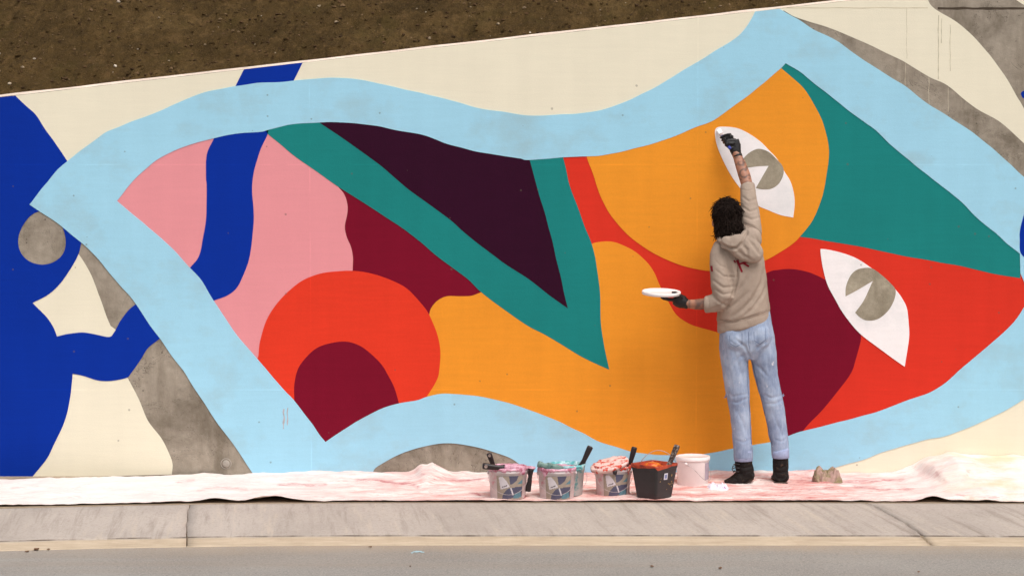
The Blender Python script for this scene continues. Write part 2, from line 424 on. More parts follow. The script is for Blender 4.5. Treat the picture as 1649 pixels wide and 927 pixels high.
bm = bmesh.new(); T = .26; ch = .013
wx = [-16, -8, -5]+[-4+.05*i for i in range(161)]+[5, 8, 16]
prof = [[bm.verts.new(q) for q in ((x, 0, -.3), (x, 0, ztop(x)-ch+.003*noise.noise(Vector((x*6, 1, 0)))), (x, ch*.8, ztop(x)+.004*noise.noise(Vector((x*3, 5, 0)))), (x, T, ztop(x)), (x, T, -.3))] for x in wx]
for A, B in zip(prof, prof[1:]):
    for k in range(4):
        f = bm.faces.new((A[k], B[k], B[k+1], A[k+1])); f.material_index = 1 if k in (1, 2) else 0
bm.faces.new(prof[0]); bm.faces.new(prof[-1][::-1])
wall = tag(obj('retaining_wall', bm, [M_CONC, M_EDGE]), 'long concrete retaining wall with a sloping top, painted with a colourful abstract mural', 'wall')
LY = .0008
def coat(loops, lev, mat, label, parent=wall, name='painted_shape', **k): return sheet(name, loops, LY*lev, mat, parent, label, **k)
c = 'c'
def edge(px): return top_px(px)+3.7
# cream grounds
coat([[(20, edge(20), c), (500, edge(500), c), (1000, edge(1000), c), (1400, edge(1400), c), (1493, -2, c), (1504, 13), (1546, 40), (1585, 78), (1617, 121), (1637, 155), (1649, 175), (1690, 260, c), (1690, 268, c), (1649, 231), (1611, 197), (1572, 175), (1527, 139), (1498, 125), (1456, 100), (1397, 71), (1365, 57), (1326, 42), (1284, 29), (1262, 17, c),
   (1200, 90, c), (1050, 190, c), (860, 220, c), (700, 190, c), (500, 160, c), (350, 180, c), (230, 230, c), (110, 275, c)]], 1, M_CREAM, 'broad cream ground along the top of the mural')
coat([[(127, 409, c), (139, 428), (149, 446), (159, 475), (171, 507), (178, 524, c), (186, 530, c), (170, 560, c), (95, 560, c), (46, 487, c), (90, 440, c)]], 1, M_CREAM, 'small cream star-shaped patch beside the deep blue')
coat([[(100, 601, c), (150, 605, c), (205, 606, c), (223, 642), (238, 676), (259, 704), (272, 729), (278, 747), (277, 763, c), (172, 766, c), (40, 767, c), (90, 690, c)]], 1, M_CREAM, 'cream patch at the foot of the wall beside the deep blue')
coat([[(1300, 764, c), (1380, 740, c), (1450, 690, c), (1560, 660, c), (1690, 590, c), (1690, 767, c), (1400, 766, c)]], 1, M_CREAM, 'cream patch at the foot of the wall under the light blue outline')
coat([[(1626, -8, c), (1640, 3), (1655, 12, c), (1700, 12, c), (1700, -8, c)]], 1, M_CREAM, None)
# red ground of the face, then the shapes lying over it
coat([[(890, 235, c), (1000, 230, c), (1300, 300, c), (1300, 370, c), (1500, 415, c), (1675, 440, c), (1675, 480, c), (1640, 535, c), (1560, 612, c), (1480, 655, c), (1280, 712, c), (1200, 690, c), (1100, 520, c), (930, 420, c)]], 1, M_RED, 'red field of the mural face')
coat([[(530, 280, c), (575, 300, c), (680, 360, c), (750, 410, c), (810, 475, c), (700, 530, c), (560, 530, c), (520, 420, c)]], 1, M_MAR, 'maroon patch between pink and teal')
coat([[(1235, 439), (1255, 434), (1274, 433), (1294, 436), (1313, 442), (1336, 455), (1362, 480), (1380, 508), (1386, 539), (1384, 556), (1378, 578), (1371, 599), (1352, 626), (1326, 658), (1303, 681), (1292, 694, c), (1292, 712, c), (1250, 722, c), (1200, 700, c), (1170, 540, c), (1195, 465, c)]], 2, M_MAR, 'large maroon disc behind the painter')
coat([[(175, 322, c), (195, 275, c), (300, 205, c), (345, 200, c), (445, 200, c), (520, 270, c), (544, 300), (554, 313), (559, 329), (559, 345), (555, 365), (558, 381), (565, 397), (568, 413), (568, 434, c), (560, 520, c), (420, 630, c), (375, 580, c), (320, 490, c), (280, 430, c), (220, 375, c)]], 2, M_PINK, 'pink field with a wavy right edge')
coat([[(775, 470, c), (800, 470, c), (940, 420, c), (951, 393, c), (962, 390), (982, 389), (1001, 394), (1021, 404), (1040, 420), (1053, 438), (1064, 462), (1076, 485), (1089, 507), (1108, 520), (1131, 528), (1158, 536), (1195, 548), (1225, 582), (1243, 640), (1256, 712, c), (1254, 735, c), (1105, 755, c), (1000, 745, c), (900, 705, c), (800, 670, c), (690, 660, c), (670, 600, c), (670, 515, c), (691, 507, c), (694, 496), (704, 484), (719, 477), (740, 477), (759, 476)]], 3, M_YEL, 'orange yellow field below the teal V')
coat([[(1262, 92, c), (1300, 108, c), (1420, 198, c), (1530, 290, c), (1643, 392, c), (1643, 448, c), (1601, 441), (1536, 426), (1472, 415), (1423, 405), (1375, 395), (1326, 387), (1287, 381, c), (1230, 300, c), (1230, 150, c)]], 2, M_TEAL, 'large teal triangle right of the yellow circle')
coat([[(440, 185, c), (520, 178, c), (620, 185, c), (750, 220, c), (880, 238, c), (915, 236, c), (907, 254, c), (918, 300), (930, 332), (940, 361), (953, 394), (962, 436), (966, 468), (967, 501), (970, 539), (979, 585), (981, 595, c), (933, 572), (885, 543), (852, 525), (820, 504), (775, 470), (750, 447), (701, 410), (672, 385), (639, 361), (610, 342), (572, 318), (542, 299), (494, 265), (465, 244), (431, 215, c), (425, 205, c)]], 4, M_TEAL, 'teal V-shaped band around the dark plum triangle')
coat([[(507, 190, c), (530, 180, c), (700, 210, c), (850, 240, c), (853, 258, c), (864, 299), (877, 342), (886, 374), (896, 416), (904, 452), (914, 496, c), (885, 475), (852, 450), (820, 429), (801, 416), (772, 394), (743, 370), (720, 350), (669, 313), (651, 299), (623, 275), (607, 262), (575, 239), (546, 218), (529, 207), (515, 198, c)]], 5, M_PLUM, 'dark plum triangle inside the teal V')
coat([[(945, 235, c), (945, 252), (953, 275), (961, 300), (972, 326), (988, 352), (1014, 381), (1047, 404), (1079, 420), (1111, 431), (1144, 436), (1190, 434), (1229, 421), (1255, 407), (1278, 391), (1289, 380), (1307, 357), (1320, 329), (1328, 300), (1334, 259), (1334, 233), (1326, 201), (1313, 172), (1297, 146), (1278, 128), (1259, 111, c), (1250, 98, c), (1200, 140, c), (1100, 195, c), (1000, 225, c)]], 4, M_YEL, 'large orange yellow circle around the upper eye')
coat([[(415, 577), (419, 549), (432, 510), (455, 478), (484, 454), (510, 442), (539, 437), (568, 436), (601, 441), (633, 452), (659, 468), (678, 488), (693, 510), (704, 538), (709, 565), (707, 599), (701, 616), (688, 637, c), (660, 675, c), (525, 730, c), (440, 635, c), (400, 575, c)]], 4, M_ORED, 'orange red disc over the pink')
coat([[(474, 645, c), (474, 619), (478, 599), (487, 582), (507, 562), (529, 553), (555, 550), (578, 556), (597, 569), (614, 586), (623, 600), (635, 623), (643, 650, c), (605, 695, c), (525, 730, c), (468, 665, c)]], 5, M_MAR, 'maroon dome inside the orange red disc')
# deep blue
disk = [(68+38*math.cos(q)+3*math.sin(2*q), 383+43*math.sin(q)) for q in (2*math.pi*k/16 for k in range(16))]
coat([[(-40, edge(-40), c), (25, edge(25), c), (42, 171), (58, 186), (74, 210), (91, 233), (108, 259, c), (140, 290, c), (150, 380, c), (131, 391, c), (126, 410), (110, 439), (84, 470), (53, 487, c), (74, 510), (86, 527), (92, 541, c), (110, 537), (133, 535), (152, 538), (175, 542), (183, 535), (194, 517), (207, 499), (218, 490, c), (250, 500, c), (285, 545, c), (258, 544, c), (239, 559), (227, 578), (212, 599), (204, 608), (181, 613), (159, 612), (136, 605), (117, 601, c), (116, 615), (113, 642), (104, 678), (87, 716), (74, 741), (52, 767, c), (-40, 767, c)], disk], 4, M_NAVY, 'deep blue lobes at the left end with a bare round hole')
coat([[(393, edge(393), c), (487, edge(487), c), (478, 120), (472, 132, c), (468, 165, c), (382, 165, c), (379, 139, c)]], 4, M_NAVY, 'short deep blue bar above the outline')
coat([[(345, 205, c), (435, 195, c), (431, 217, c), (418, 245), (409, 275), (406, 300), (408, 332), (408, 365), (403, 407), (395, 436), (382, 462), (366, 476), (345, 484, c), (325, 480, c), (290, 440, c), (306, 431, c), (320, 413), (327, 384), (332, 349), (333, 300), (332, 285), (333, 249), (345, 223, c)]], 4, M_NAVY, 'curved deep blue bar across the pink')
# light blue outline
outer = [(48, 329, c), (71, 299), (108, 259), (155, 225), (178, 210), (226, 191), (275, 171), (325, 150), (379, 139), (420, 134), (465, 131), (507, 127), (539, 125), (581, 129), (626, 138), (681, 150), (724, 161), (772, 175), (820, 182), (852, 186), (885, 186), (927, 183), (978, 175), (1021, 157), (1053, 142), (1098, 115), (1144, 87), (1182, 63), (1199, 47), (1210, 31), (1216, edge(1216), c), (1255, edge(1255), c), (1284, 31), (1313, 49), (1342, 63), (1371, 83), (1401, 104), (1436, 126), (1462, 142), (1498, 170), (1527, 188), (1562, 210), (1595, 236), (1624, 262), (1649, 285), (1700, 328, c), (1700, 610, c), (1649, 642), (1617, 661), (1569, 684), (1520, 702), (1488, 708), (1430, 725), (1391, 739), (1355, 749), (1316, 760, c), (1300, 767, c), (863, 767, c), (859, 762), (839, 749), (820, 736), (788, 725), (753, 716), (714, 713), (675, 720), (639, 733), (607, 750), (600, 762), (598, 767, c), (411, 767, c), (372, 710), (349, 678), (324, 642), (298, 600), (278, 575), (259, 546), (239, 520), (220, 491), (197, 463), (175, 438), (152, 410), (129, 389), (100, 365), (71, 345)]
inner = [(189, 323, c), (207, 300), (226, 280), (259, 254), (301, 235), (345, 223), (379, 216), (420, 212), (432, 209), (465, 201), (507, 198), (546, 197), (594, 201), (633, 209), (675, 216), (707, 227), (746, 239), (788, 248), (820, 253), (839, 256), (852, 258), (907, 253), (945, 252), (982, 248), (1027, 238), (1079, 222), (1121, 205), (1150, 193), (1186, 168), (1225, 138), (1255, 112), (1265, 102, c), (1294, 121), (1326, 146), (1358, 172), (1391, 196), (1410, 210), (1436, 235), (1465, 259), (1498, 285), (1517, 300), (1543, 321), (1572, 349), (1617, 387), (1642, 409, c), (1643, 440, c), (1656, 470, c), (1649, 494), (1621, 531), (1572, 573), (1541, 600), (1504, 628), (1472, 640), (1410, 663), (1352, 679), (1297, 692), (1271, 701), (1240, 711), (1215, 715), (1179, 722), (1144, 729), (1105, 733), (1066, 732), (1027, 728), (995, 720), (962, 710), (937, 696), (901, 679), (862, 663), (820, 649), (788, 641), (750, 635), (711, 634), (688, 638), (672, 644), (643, 649), (610, 660), (581, 674), (559, 687), (525, 711, c), (513, 697), (500, 678), (474, 645), (461, 631), (439, 606), (415, 578), (375, 530), (345, 484), (324, 452), (306, 431), (278, 400), (239, 366), (210, 342)]
coat([outer, inner], 6, M_SKY, 'broad light blue outline around the mural face', wob=.7)
coat([[(1656, 320, c), (1643, 365), (1642, 387), (1643, 407), (1656, 420, c), (1700, 420, c), (1700, 320, c)]], 7, M_NAVY, None)
coat([[(1644, 150), (1650, 146), (1656, 152), (1648, 158)]], 1, M_NAVY, None)
# eyes
eye1 = coat([[(1151.5, 214), (1154, 206), (1164, 204), (1187, 207), (1207, 216), (1225, 228.5), (1239, 243), (1251, 256), (1263.7, 277), (1273, 292), (1278.4, 312), (1279.8, 330), (1277.5, 350, c), (1257, 346), (1236.5, 338), (1220.6, 331), (1205, 317), (1191, 302), (1177.6, 283), (1164, 258), (1155, 235)]], 6, M_WHITE, 'white almond eye on the yellow circle', name='painted_eye', wob=.3)
eye2 = coat([[(1321, 404), (1325, 401), (1342, 403.6), (1364.6, 410), (1384, 418.5), (1404, 432), (1419, 443), (1434, 457), (1443, 467), (1451.5, 478), (1460, 495.5), (1463, 519), (1464, 541), (1461, 564), (1457, 590, c), (1434, 574), (1409, 556), (1384, 536), (1360, 508), (1345, 483), (1332, 457), (1325, 430)]], 6, M_WHITE, 'white almond eye on the red and maroon', name='painted_eye', wob=.3)
M_PUP = concrete('pupil_concrete', rgb(160, 150, 132), rgb(126, 116, 98), False, 2)
coat([[(1237.6, 267, c), (1220, 268), (1203, 270), (1192, 268, c), (1196, 257), (1205, 247), (1216, 241), (1225, 240), (1238, 245), (1250, 256), (1259, 266), (1262, 276), (1259, 287.5), (1252, 297.6), (1241, 304), (1227.5, 305), (1217, 303, c), (1227.5, 285)]], 7, M_PUP, None, eye1, 'pupil', wob=.2)
coat([[(1405.5, 452, c), (1382, 466), (1361.6, 477, c), (1362, 462), (1368, 446), (1377, 436), (1389, 431.6), (1404, 432), (1419, 442), (1434, 456), (1442, 467), (1440, 482), (1431.6, 498), (1419, 510), (1407, 515), (1394, 515), (1384, 510), (1377, 503, c), (1390.6, 484)]], 7, M_PUP, None, eye2, 'pupil', wob=.2)
# construction joint, drips, tie plug, scuffs
M_JDARK = plain('joint_grime', rgb(74, 62, 50), .95, .4, 9); M_JPALE = plain('joint_paint', rgb(198, 184, 156), .8, .25, 9)
def seam(x0, x1, py, h, lev, mat):
    P = [(x, py+noise.noise(Vector((x*.03, 0, 0)))*.8-h*(.6+.4*noise.noise(Vector((x*.05, 4, 0))))) for x in range(x0, x1+1, 8)]
    Q = [(x, py+noise.noise(Vector((x*.03, 0, 0)))*.8+h*(.6+.4*noise.noise(Vector((x*.06, 8, 0))))) for x in range(x0, x1+1, 8)]
    return sheet('construction_joint', [P+Q[::-1]], LY*lev, mat, wall, None, True, 0)
seam(1262, 1494, 13, .7, 2, M_JPALE); seam(1510, 1690, 14, 3.0, .8, M_JDARK)
M_DRIP = plain('water_stain', rgb(190, 180, 156), .8, .2, 30); M_PDRIP = plain('paint_drip', rgb(186, 174, 154), .6, .1, 30)
def drip(x, y0, y1, wd, lev, mat):
    P = [(x-wd*(.5+.3*math.sin(y*.4))+noise.noise(Vector((y*.05, x, 0)))*1.2, y) for y in np.linspace(y0, y1, 14)]
    Q = [(x+wd*(.5+.3*math.sin(y*.3))+noise.noise(Vector((y*.05, x, 0)))*1.2, y) for y in np.linspace(y0, y1, 14)]
    sheet('drip_stain', [P+Q[::-1]], LY*lev, mat, wall, None, True, 0)
drip(1511, 25, 128, 1.1, 2, M_DRIP); drip(1516, 30, 70, .8, 2, M_DRIP); drip(1530, 40, 115, .7, 2, M_DRIP); drip(1460, 14, 95, .5, 2, M_DRIP)
drip(1496, 124, 168, 1.0, 1, M_PDRIP); drip(1458, 102, 138, .7, 1, M_PDRIP); drip(1527, 140, 180, .8, 1, M_PDRIP)
M_SCUF = plain('scuff_mark', rgb(176, 172, 178), .8, .2, 60)
drip(457, 658, 690, 2.4, 6.6, M_SCUF); drip(463, 656, 684, 1.6, 6.6, M_SCUF)
p = at_y(364, 746); bm = bmesh.new()
rings = lathe(bm, [(.036, 0), (.034, .003), (.026, -.004), (.022, .004), (.018, .007), (.0001, .007)], 20)
bmesh.ops.transform(bm, matrix=Matrix.Translation(p) @ Matrix.Rotation(R(90), 4, 'X'), verts=bm.verts[:])
obj('tie_plug', bm, plain('plug_mortar', rgb(165, 156, 146), .9, .2, 40), wall, True)

# ------------------------------------------------------------------ drop cloth
def cloth_mat():
    m = N('stained_cloth'); sep = m.n('ShaderNodeSeparateXYZ'); m.l(m.co, sep.inputs[0])
    a = m.noise(3.0, 7, .7, m.mapped((1, 3.2, 2))); b = m.noise(9, 6, .7, m.mapped((1, 4, 2), (3, 1, 0))); d = m.noise(22, 5, .7, m.mapped((1, 2.2, 1), (1, 6, 0)))
    zone = m.ramp(m.ran(sep.outputs[0], -3.3, 3.3), [(0, grey(.25)), (.10, grey(0.1)), (.30, grey(.32)), (.42, grey(.62)), (.60, grey(.82)), (.80, grey(.85)), (.9, grey(.3)), (1, grey(.12))])
    col = m.mix(m.math('MULTIPLY', m.ran(a, .36, .62), zone), rgb(238, 230, 224), rgb(216, 136, 126))
    col = m.mix(m.math('MULTIPLY', m.ran(b, .53, .66, 0, .85), zone), col, rgb(190, 88, 88))
    col = m.mix(m.math('MULTIPLY', m.ran(d, .58, .68, 0, .7), zone), col, rgb(140, 56, 56))
    vc = m.n('ShaderNodeVertexColor'); vc.layer_name = 'dark_streaks'  # paint streaks and darkened fold lines held in the vertex colour
    sm = m.ran(m.math('MULTIPLY', vc.outputs[0], m.ran(m.noise(13, 6, .75, m.mapped((1, 2, 1))), .40, .58, .05, 1.15)), .08, .9, 0, .75)
    col = m.mix(sm, col, rgb(176, 84, 90))
    yel = m.math('MULTIPLY', m.ran(sep.outputs[0], 2.6, 2.9), m.ran(m.noise(4, 5, .6, m.mapped((1, 1, 1), (9, 2, 4))), .46, .66, 0, .6))
    col = m.mix(yel, col, rgb(226, 196, 148))
    m.bump(m.noise(24, 6, .65, m.mapped((1, 1.6, 1))), .5, .012); return m.done(col, .85, .15)
xs = np.linspace(-3.9, 3.9, 520); nv = 46
def px_x(px, d=17.5): return (px-W/2)/F*d
def hump(x, c, w_): return math.exp(-((x-c)/w_)**2)
def sstep(a, b, x): t = max(0, min(1, (x-a)/(b-a))); return t*t*(3-2*t)
verts = []
for v in range(nv):
    t = v/(nv-1)                                        # 0 at the wall, 1 at the kerb
    for x in xs:
        x = float(x)
        yb = -.004-.26*(1-sstep(-3.4, -1.75, x))        # back edge leaves the wall at the left
        yf = -1.098+kerb_shift(x)*.85+.010*noise.noise(Vector((x*1.7, 3, 0)))
        y = yb+(yf-yb)*t
        q = Vector((x, y, 0))
        damp = 1-max(0, (t-.75)/.25)*.85
        z = .006+damp*.016*max(0, .62-2.2*abs(noise.noise(Vector((x*1.5+y*.8, y*3.4, 0)))))+damp*.010*max(0, .6-2.4*abs(noise.noise(Vector((x*3.1-y*2, y*4.6, 8)))))+.006*noise.noise(q*11)+.003*noise.noise(q*30)+.004
        back = max(0, 1-t*3.2)
        z += back*(.022*sstep(-1.9, -1.5, x)*(.7+.5*noise.noise(Vector((x*2.4, 0, 5)))))
        # peaked fold
        pk = px_x(690); z += .072*max(0, 1-abs(x-pk)/.145)**1.15*max(0, 1-t*1.9)+.02*hump(x-.10*(t-.2), pk-.05, .03)*(1-t)
        # bunched heap at the right
        r0 = px_x(1497); rise = sstep(r0-.10, r0+.12, x)
        hx = float(np.interp(824.5+x*F/18, [1380, 1440, 1475, 1500, 1530, 1560, 1600, 1650, 1800], [0, .004, .030, .078, .118, .110, .090, .096, .096]))
        prof = (1-t)**.6*hx*(1+.12*noise.noise(Vector((x*6, y*3, 2))))
        prof += .030*sstep(r0-.02, r0+.03, x-.12*t)*math.sin(math.pi*min(1, t/.75))*(1-.5*sstep(r0+.2, r0+.6, x)) if t < .75 else 0
        fold_ = .022*rise*noise.noise(Vector((x*7+y*2, y*4, 4)))+.016*rise*(1-abs(noise.noise(Vector((x*5-y*3, y*3, 7)))))*(1-.7*t)
        z += prof+max(0, fold_)*(1-.6*t)
        # lifted front edge
        fr = max(0, (t-.72)/.28)**2
        lift = .020*hump(x, px_x(345, 17), .10)+.034*hump(x, px_x(437, 17), .13)+.026*hump(x, px_x(1502, 17), .07)+.004+.005*noise.noise(Vector((x*2, 0, 9)))
        z += fr*max(0, lift)
        # crease near the wall
        z += .010*hump(t, .30+.08*noise.noise(Vector((x*1.3, 0, 1))), .05)*max(0, noise.noise(Vector((x*1.1, 7, 0)))+.3)
        verts.append((x, min(y, -.004), max(.004, z)))
nx = len(xs); top = [(v*nx+i, (v+1)*nx+i, (v+1)*nx+i+1, v*nx+i+1) for v in range(nv-1) for i in range(nx-1)]
off = len(verts); verts += [(x, y+.001, z-.003) for x, y, z in verts]
bot = [tuple(off+i for i in f[::-1]) for f in top]
rim = [((nv-1)*nx+i, off+(nv-1)*nx+i, off+(nv-1)*nx+i+1, (nv-1)*nx+i+1) for i in range(nx-1)]
me = bpy.data.meshes.new('drop_cloth'); me.from_pydata(verts, [], top+bot+rim)
STAINS_FOLDS = [([(575, 772), (610, 774), (640, 779), (660, 777), (672, 783)], 2.0, 1), ([(700, 770), (740, 773), (790, 771)], 1.8, .9), ([(450, 780), (475, 779), (500, 781), (524, 780)], 1.5, .9), ([(285, 776), (312, 773)], 1.4, .7), ([(320, 789), (350, 783), (395, 787)], 2.5, .45), ([(758, 793), (768, 794), (778, 800)], 1.2, 1),  # pink paint streaks, plus shaded fold creases drawn into the cloth colour
          ([(1285, 774), (1340, 776), (1400, 774), (1455, 772)], 1.6, .85), ([(1295, 786), (1345, 788)], 1.5, .6), ([(1375, 782), (1430, 788), (1470, 787)], 1.6, .8), ([(1230, 787), (1275, 790)], 1.6, .5), ([(1180, 795), (1240, 797)], 1.5, .5), ([(1500, 750), (1512, 766), (1524, 776)], 1.2, .5), ([(1560, 757), (1556, 765)], 1.3, .7), ([(1540, 796), (1570, 800), (1620, 800)], 1.3, .6), ([(940, 790), (955, 797)], 2, .5), ([(1040, 790), (1100, 798), (1140, 796)], 2, .5), ([(680, 762), (692, 770), (694, 780)], 1.6, .6), ([(20, 785), (60, 783)], 2, .3), ([(110, 800), (130, 799)], 1.2, .4)]
P_ = np.array([pix(Vector(v)) for v in verts]); st = np.zeros(len(verts))
for pts, wd, k in STAINS_FOLDS:
    for a, b in zip(pts, pts[1:]):
        a, b = np.array(a, float), np.array(b, float); ab = b-a; t = np.clip(((P_-a) @ ab)/(ab @ ab), 0, 1)
        st = np.maximum(st, k*np.exp(-(np.linalg.norm((P_-(a+t[:, None]*ab))*[.8, 1], axis=1)/(wd*1.5))**1.4))
ca = me.color_attributes.new('dark_streaks', 'FLOAT_COLOR', 'POINT'); ca.data.foreach_set('color', np.repeat(st, 4))
M_CLOTH = cloth_mat()
tag(link('drop_cloth', me, [M_CLOTH], None, True), 'long white drop cloth stained with pink paint along the foot of the wall', 'drop cloth')
def cloth_z(x, y):
    j = int(np.argmin(np.abs(xs-x))); best = min(range(nv), key=lambda v: abs(verts[v*nx+j][1]-y)); return verts[best*nx+j][2]

# ------------------------------------------------------------------ buckets and brushes
M_BUCK = plain('milky_plastic', rgb(206, 192, 192), .4, .12, 18, .5, .1, second=rgb(206, 142, 152), thr=(.55, .68))
M_BKWHT = plain('white_plastic', rgb(236, 224, 222), .4, .06, 14, .5, .08, second=rgb(214, 176, 176), thr=(.66, .8))
M_LBG = plain('label_taupe', rgb(158, 142, 128), .4, .15, 30); M_LWH = plain('label_white', rgb(206, 196, 200), .4, .08, 30)
M_LNV = plain('label_navy', rgb(84, 82, 102), .4, .15, 30); M_LTL = plain('label_teal', rgb(92, 128, 140), .4, .2, 40); M_LINK = plain('label_ink', rgb(60, 50, 60), .4)
M_BLACK = plain('black_plastic', rgb(46, 42, 44), .45, .2, 18, .45, .15, second=rgb(70, 58, 50), thr=(.68, .75))
M_HAND = plain('dark_handle', rgb(38, 27, 29), .4, .3, 40, .45, .1, second=rgb(92, 74, 72), thr=(.66, .74))
M_WIRE = plain('bail_wire', rgb(176, 160, 160), .4, .2, 40)
def paint_mat(n, a, b, t=(.45, .62)): return plain(n, a, .45, .15, 22, .5, .5, .008, 40, second=b, thr=t)
M_PPINK = paint_mat('wet_pink', rgb(224, 172, 190), rgb(170, 92, 112)); M_PTEAL = paint_mat('wet_teal', rgb(96, 176, 180), rgb(206, 224, 226))
M_PRED = paint_mat('caked_red', rgb(206, 66, 44), rgb(240, 206, 198), (.5, .6)); M_POR = paint_mat('wet_orange', rgb(226, 128, 30), rgb(186, 58, 30))
M_CRUST = paint_mat('orange_crust', rgb(184, 70, 38), rgb(120, 40, 28)); M_WPAINT = plain('white_caked', rgb(238, 232, 232), .6, .1, 40, second=rgb(220, 170, 170), thr=(.6, .75))
M_GRN = paint_mat('caked_grey_green', rgb(120, 146, 138), rgb(80, 110, 106))

def inpoly(u, v, P):
    r = False
    for (a, b), (c_, d) in zip(P, P[1:]+P[:1]):
        if (b > v) != (d > v) and u < (c_-a)*(v-b)/(d-b)+a: r = not r
    return r
LABEL = [(2, [(-.52, .74), (-.43, .34), (.06, .43), (-.10, .62), (-.33, .77)]),
         (3, [(.02, .78), (.52, .78), (.42, .62), (.20, .52), (.08, .52)]),
         (3, [(-.36, .02), (-.32, .17), (-.10, .35), (.10, .40), (.74, .43), (.74, .08), (.35, .08), (-.10, .02)]),
         (4, [(.25, .10), (.40, .22), (.66, .26), (.72, .06), (.3, .04)]),
         (4, [(.48, .52), (.74, .66), (.74, .50)]),
         (2, [(.08, .40), (.16, .40), (.28, .16), (.22, .14)]),
         (5, [(-.36, .43), (-.08, .49), (-.08, .46), (-.36, .40)])]
GB = 'paint buckets standing on the drop cloth'
def bucket(x, y, rt, rb, h, label, body, rim, paint, lab=True, rz=0, lid=False, bail=True, name='paint_bucket'):
    z0 = cloth_z(x, y)-.002
    e = empty(name, (x, y, z0), label, 'bucket', GB, rz)
    bm = bmesh.new(); n = 36
    lathe(bm, [(rb*.2, .004), (rb*.97, 0), (rb, .004), (rb+(rt-rb)*.86, h*.86), (rt*.995, h*.865), (rt*1.0, h*.89), (rb+(rt-rb)*.9, h*.895), (rt*.985, h*.985), (rt*1.02, h), (rt*.97, h), (rb+(rt-rb)*.8-.004, h*.8), (rb*.95, h*.55)], n)
    for v in bm.verts: v.co.z += .0015*noise.noise(v.co*30)
    obj('bucket_body', bm, body, e, True)
    if rim:                                     # paint caked on the rim, with runs down the side
        bm = bmesh.new(); rings = []
        for k in range(72):
            q = 2*math.pi*k/72; d = max(0, noise.noise(Vector((math.cos(q)*3, math.sin(q)*3, x*9))))
            run = h*(.05+.55*d*d+.12*max(0, noise.noise(Vector((math.cos(q)*9, math.sin(q)*9, x*7)))))
            ro = lambda zz: rb+(rt-rb)*zz/h
            up = .004+.004*noise.noise(Vector((math.cos(q)*6, math.sin(q)*6, 2)))
            rings.append([bm.verts.new((r*math.cos(q), r*math.sin(q), z)) for r, z in ((ro(h-run)+.001, h-run), (rt*1.022+.002, h-run*.55), (rt*1.03, h*.985), (rt*1.02, h+up), (rt*.97, h+up), (rt*.94, h*.9))])
        for k in range(72):
            A, B = rings[k], rings[(k+1) % 72]
            for i in range(5): bm.faces.new((A[i], B[i], B[i+1], A[i+1]))
        obj('paint_crust', bm, rim, e, True)
    if paint:
        bm = bmesh.new(); lathe(bm, [(.0005, h*.80), (rt*.5, h*.80), (rt*.97, h*.81)], 24); obj('paint', bm, paint, e, True)
    if lab:
        bm = bmesh.new(); nu, nvv = 64, 34; g = []
        for j in range(nvv+1):
            v = .02+.76*j/nvv; zz = v*h; r = rb+(rt-rb)*v+.0012
            g.append([bm.verts.new((r*u, -r*math.sqrt(1-u*u), zz)) for u in (-.62+1.38*i/nu for i in range(nu+1))])
        for j in range(nvv):
            for i in range(nu):
                u = -.62+1.38*(i+.5)/nu; v = .02+.76*(j+.5)/nvv; mi = 0
                for k, P in LABEL:
                    if inpoly(u, v, P): mi = k-1
                bm.faces.new((g[j][i], g[j][i+1], g[j+1][i+1], g[j+1][i])).material_index = mi
        obj('printed_label', bm, [M_LBG, M_LWH, M_LNV, M_LTL, M_LINK], e, True)
    if bail:
        bm = bmesh.new(); pts = [Vector((rt*1.03*math.cos(a), -rt*1.06*abs(math.sin(a))**.5*(1 if True else 0), h*.80-.62*h*math.sin(a))) for a in (math.pi*k/18 for k in range(19))]
        tube(bm, pts, [.0014]*19, 6); obj('bail_handle', bm, M_WIRE, e, True)
        for s in (-1, 1):
            bm = bmesh.new(); ball(bm, Vector((s*rt*1.01, 0, h*.82)), (.008, .013, .013), None, 1); obj('handle_lug', bm, body, e, True)
    if lid:
        bm = bmesh.new(); lathe(bm, [(rt*.9, h*.90), (rt*1.045, h*.90), (rt*1.055, h*.93), (rt*1.05, h*1.03), (rt*1.02, h*1.045), (rt*.93, h*1.045), (rt*.90, h*1.02), (.0005, h*1.02)], 40)
        obj('lid', bm, M_BKWHT, e, True)
    return e
def base_xy(px, py, r):                         # centre of a round foot whose near edge shows at this point
    p = at_z(px, py, .006); return p.x, p.y+r

xA, yA = base_xy(818, 806, .108); xB, yB = base_xy(897, 806, .104); xD, yD = base_xy(917, 797, .098)
xC, yC = base_xy(988, 801, .104); xE, yE = base_xy(1117, 784, .10); 
hA = .188
bucket(xA, yA, .120, .107, hA, 'leftmost round bucket, pink paint on its rim, three brushes on it', M_BUCK, M_PPINK, M_PPINK, rz=R(2))
bucket(xB, yB, .116, .104, .188, 'round milky labelled bucket, half hiding a teal splashed bucket, below the grey-green brush', M_BUCK, M_PPINK, M_PTEAL)
yD = yB+.10
bucket(xB+.062, yD, .112, .098, .186, 'teal splashed bucket standing close behind a labelled bucket', plain('teal_splashed_plastic', rgb(176, 178, 176), .4, .2, 14, second=rgb(96, 152, 154), thr=(.5, .6)), M_PTEAL, M_PTEAL, lab=False, rz=R(20))
bucket(xC, yC, .113, .102, .178, 'round labelled bucket with red paint runs and a red caked lid tilted on top', M_BUCK, M_PRED, M_PRED, rz=R(4))
bucket(xE, yE, .104, .098, .175, 'clean white bucket with its white lid on, behind the black bucket', M_BKWHT, None, None, lab=False, lid=True, rz=R(62))

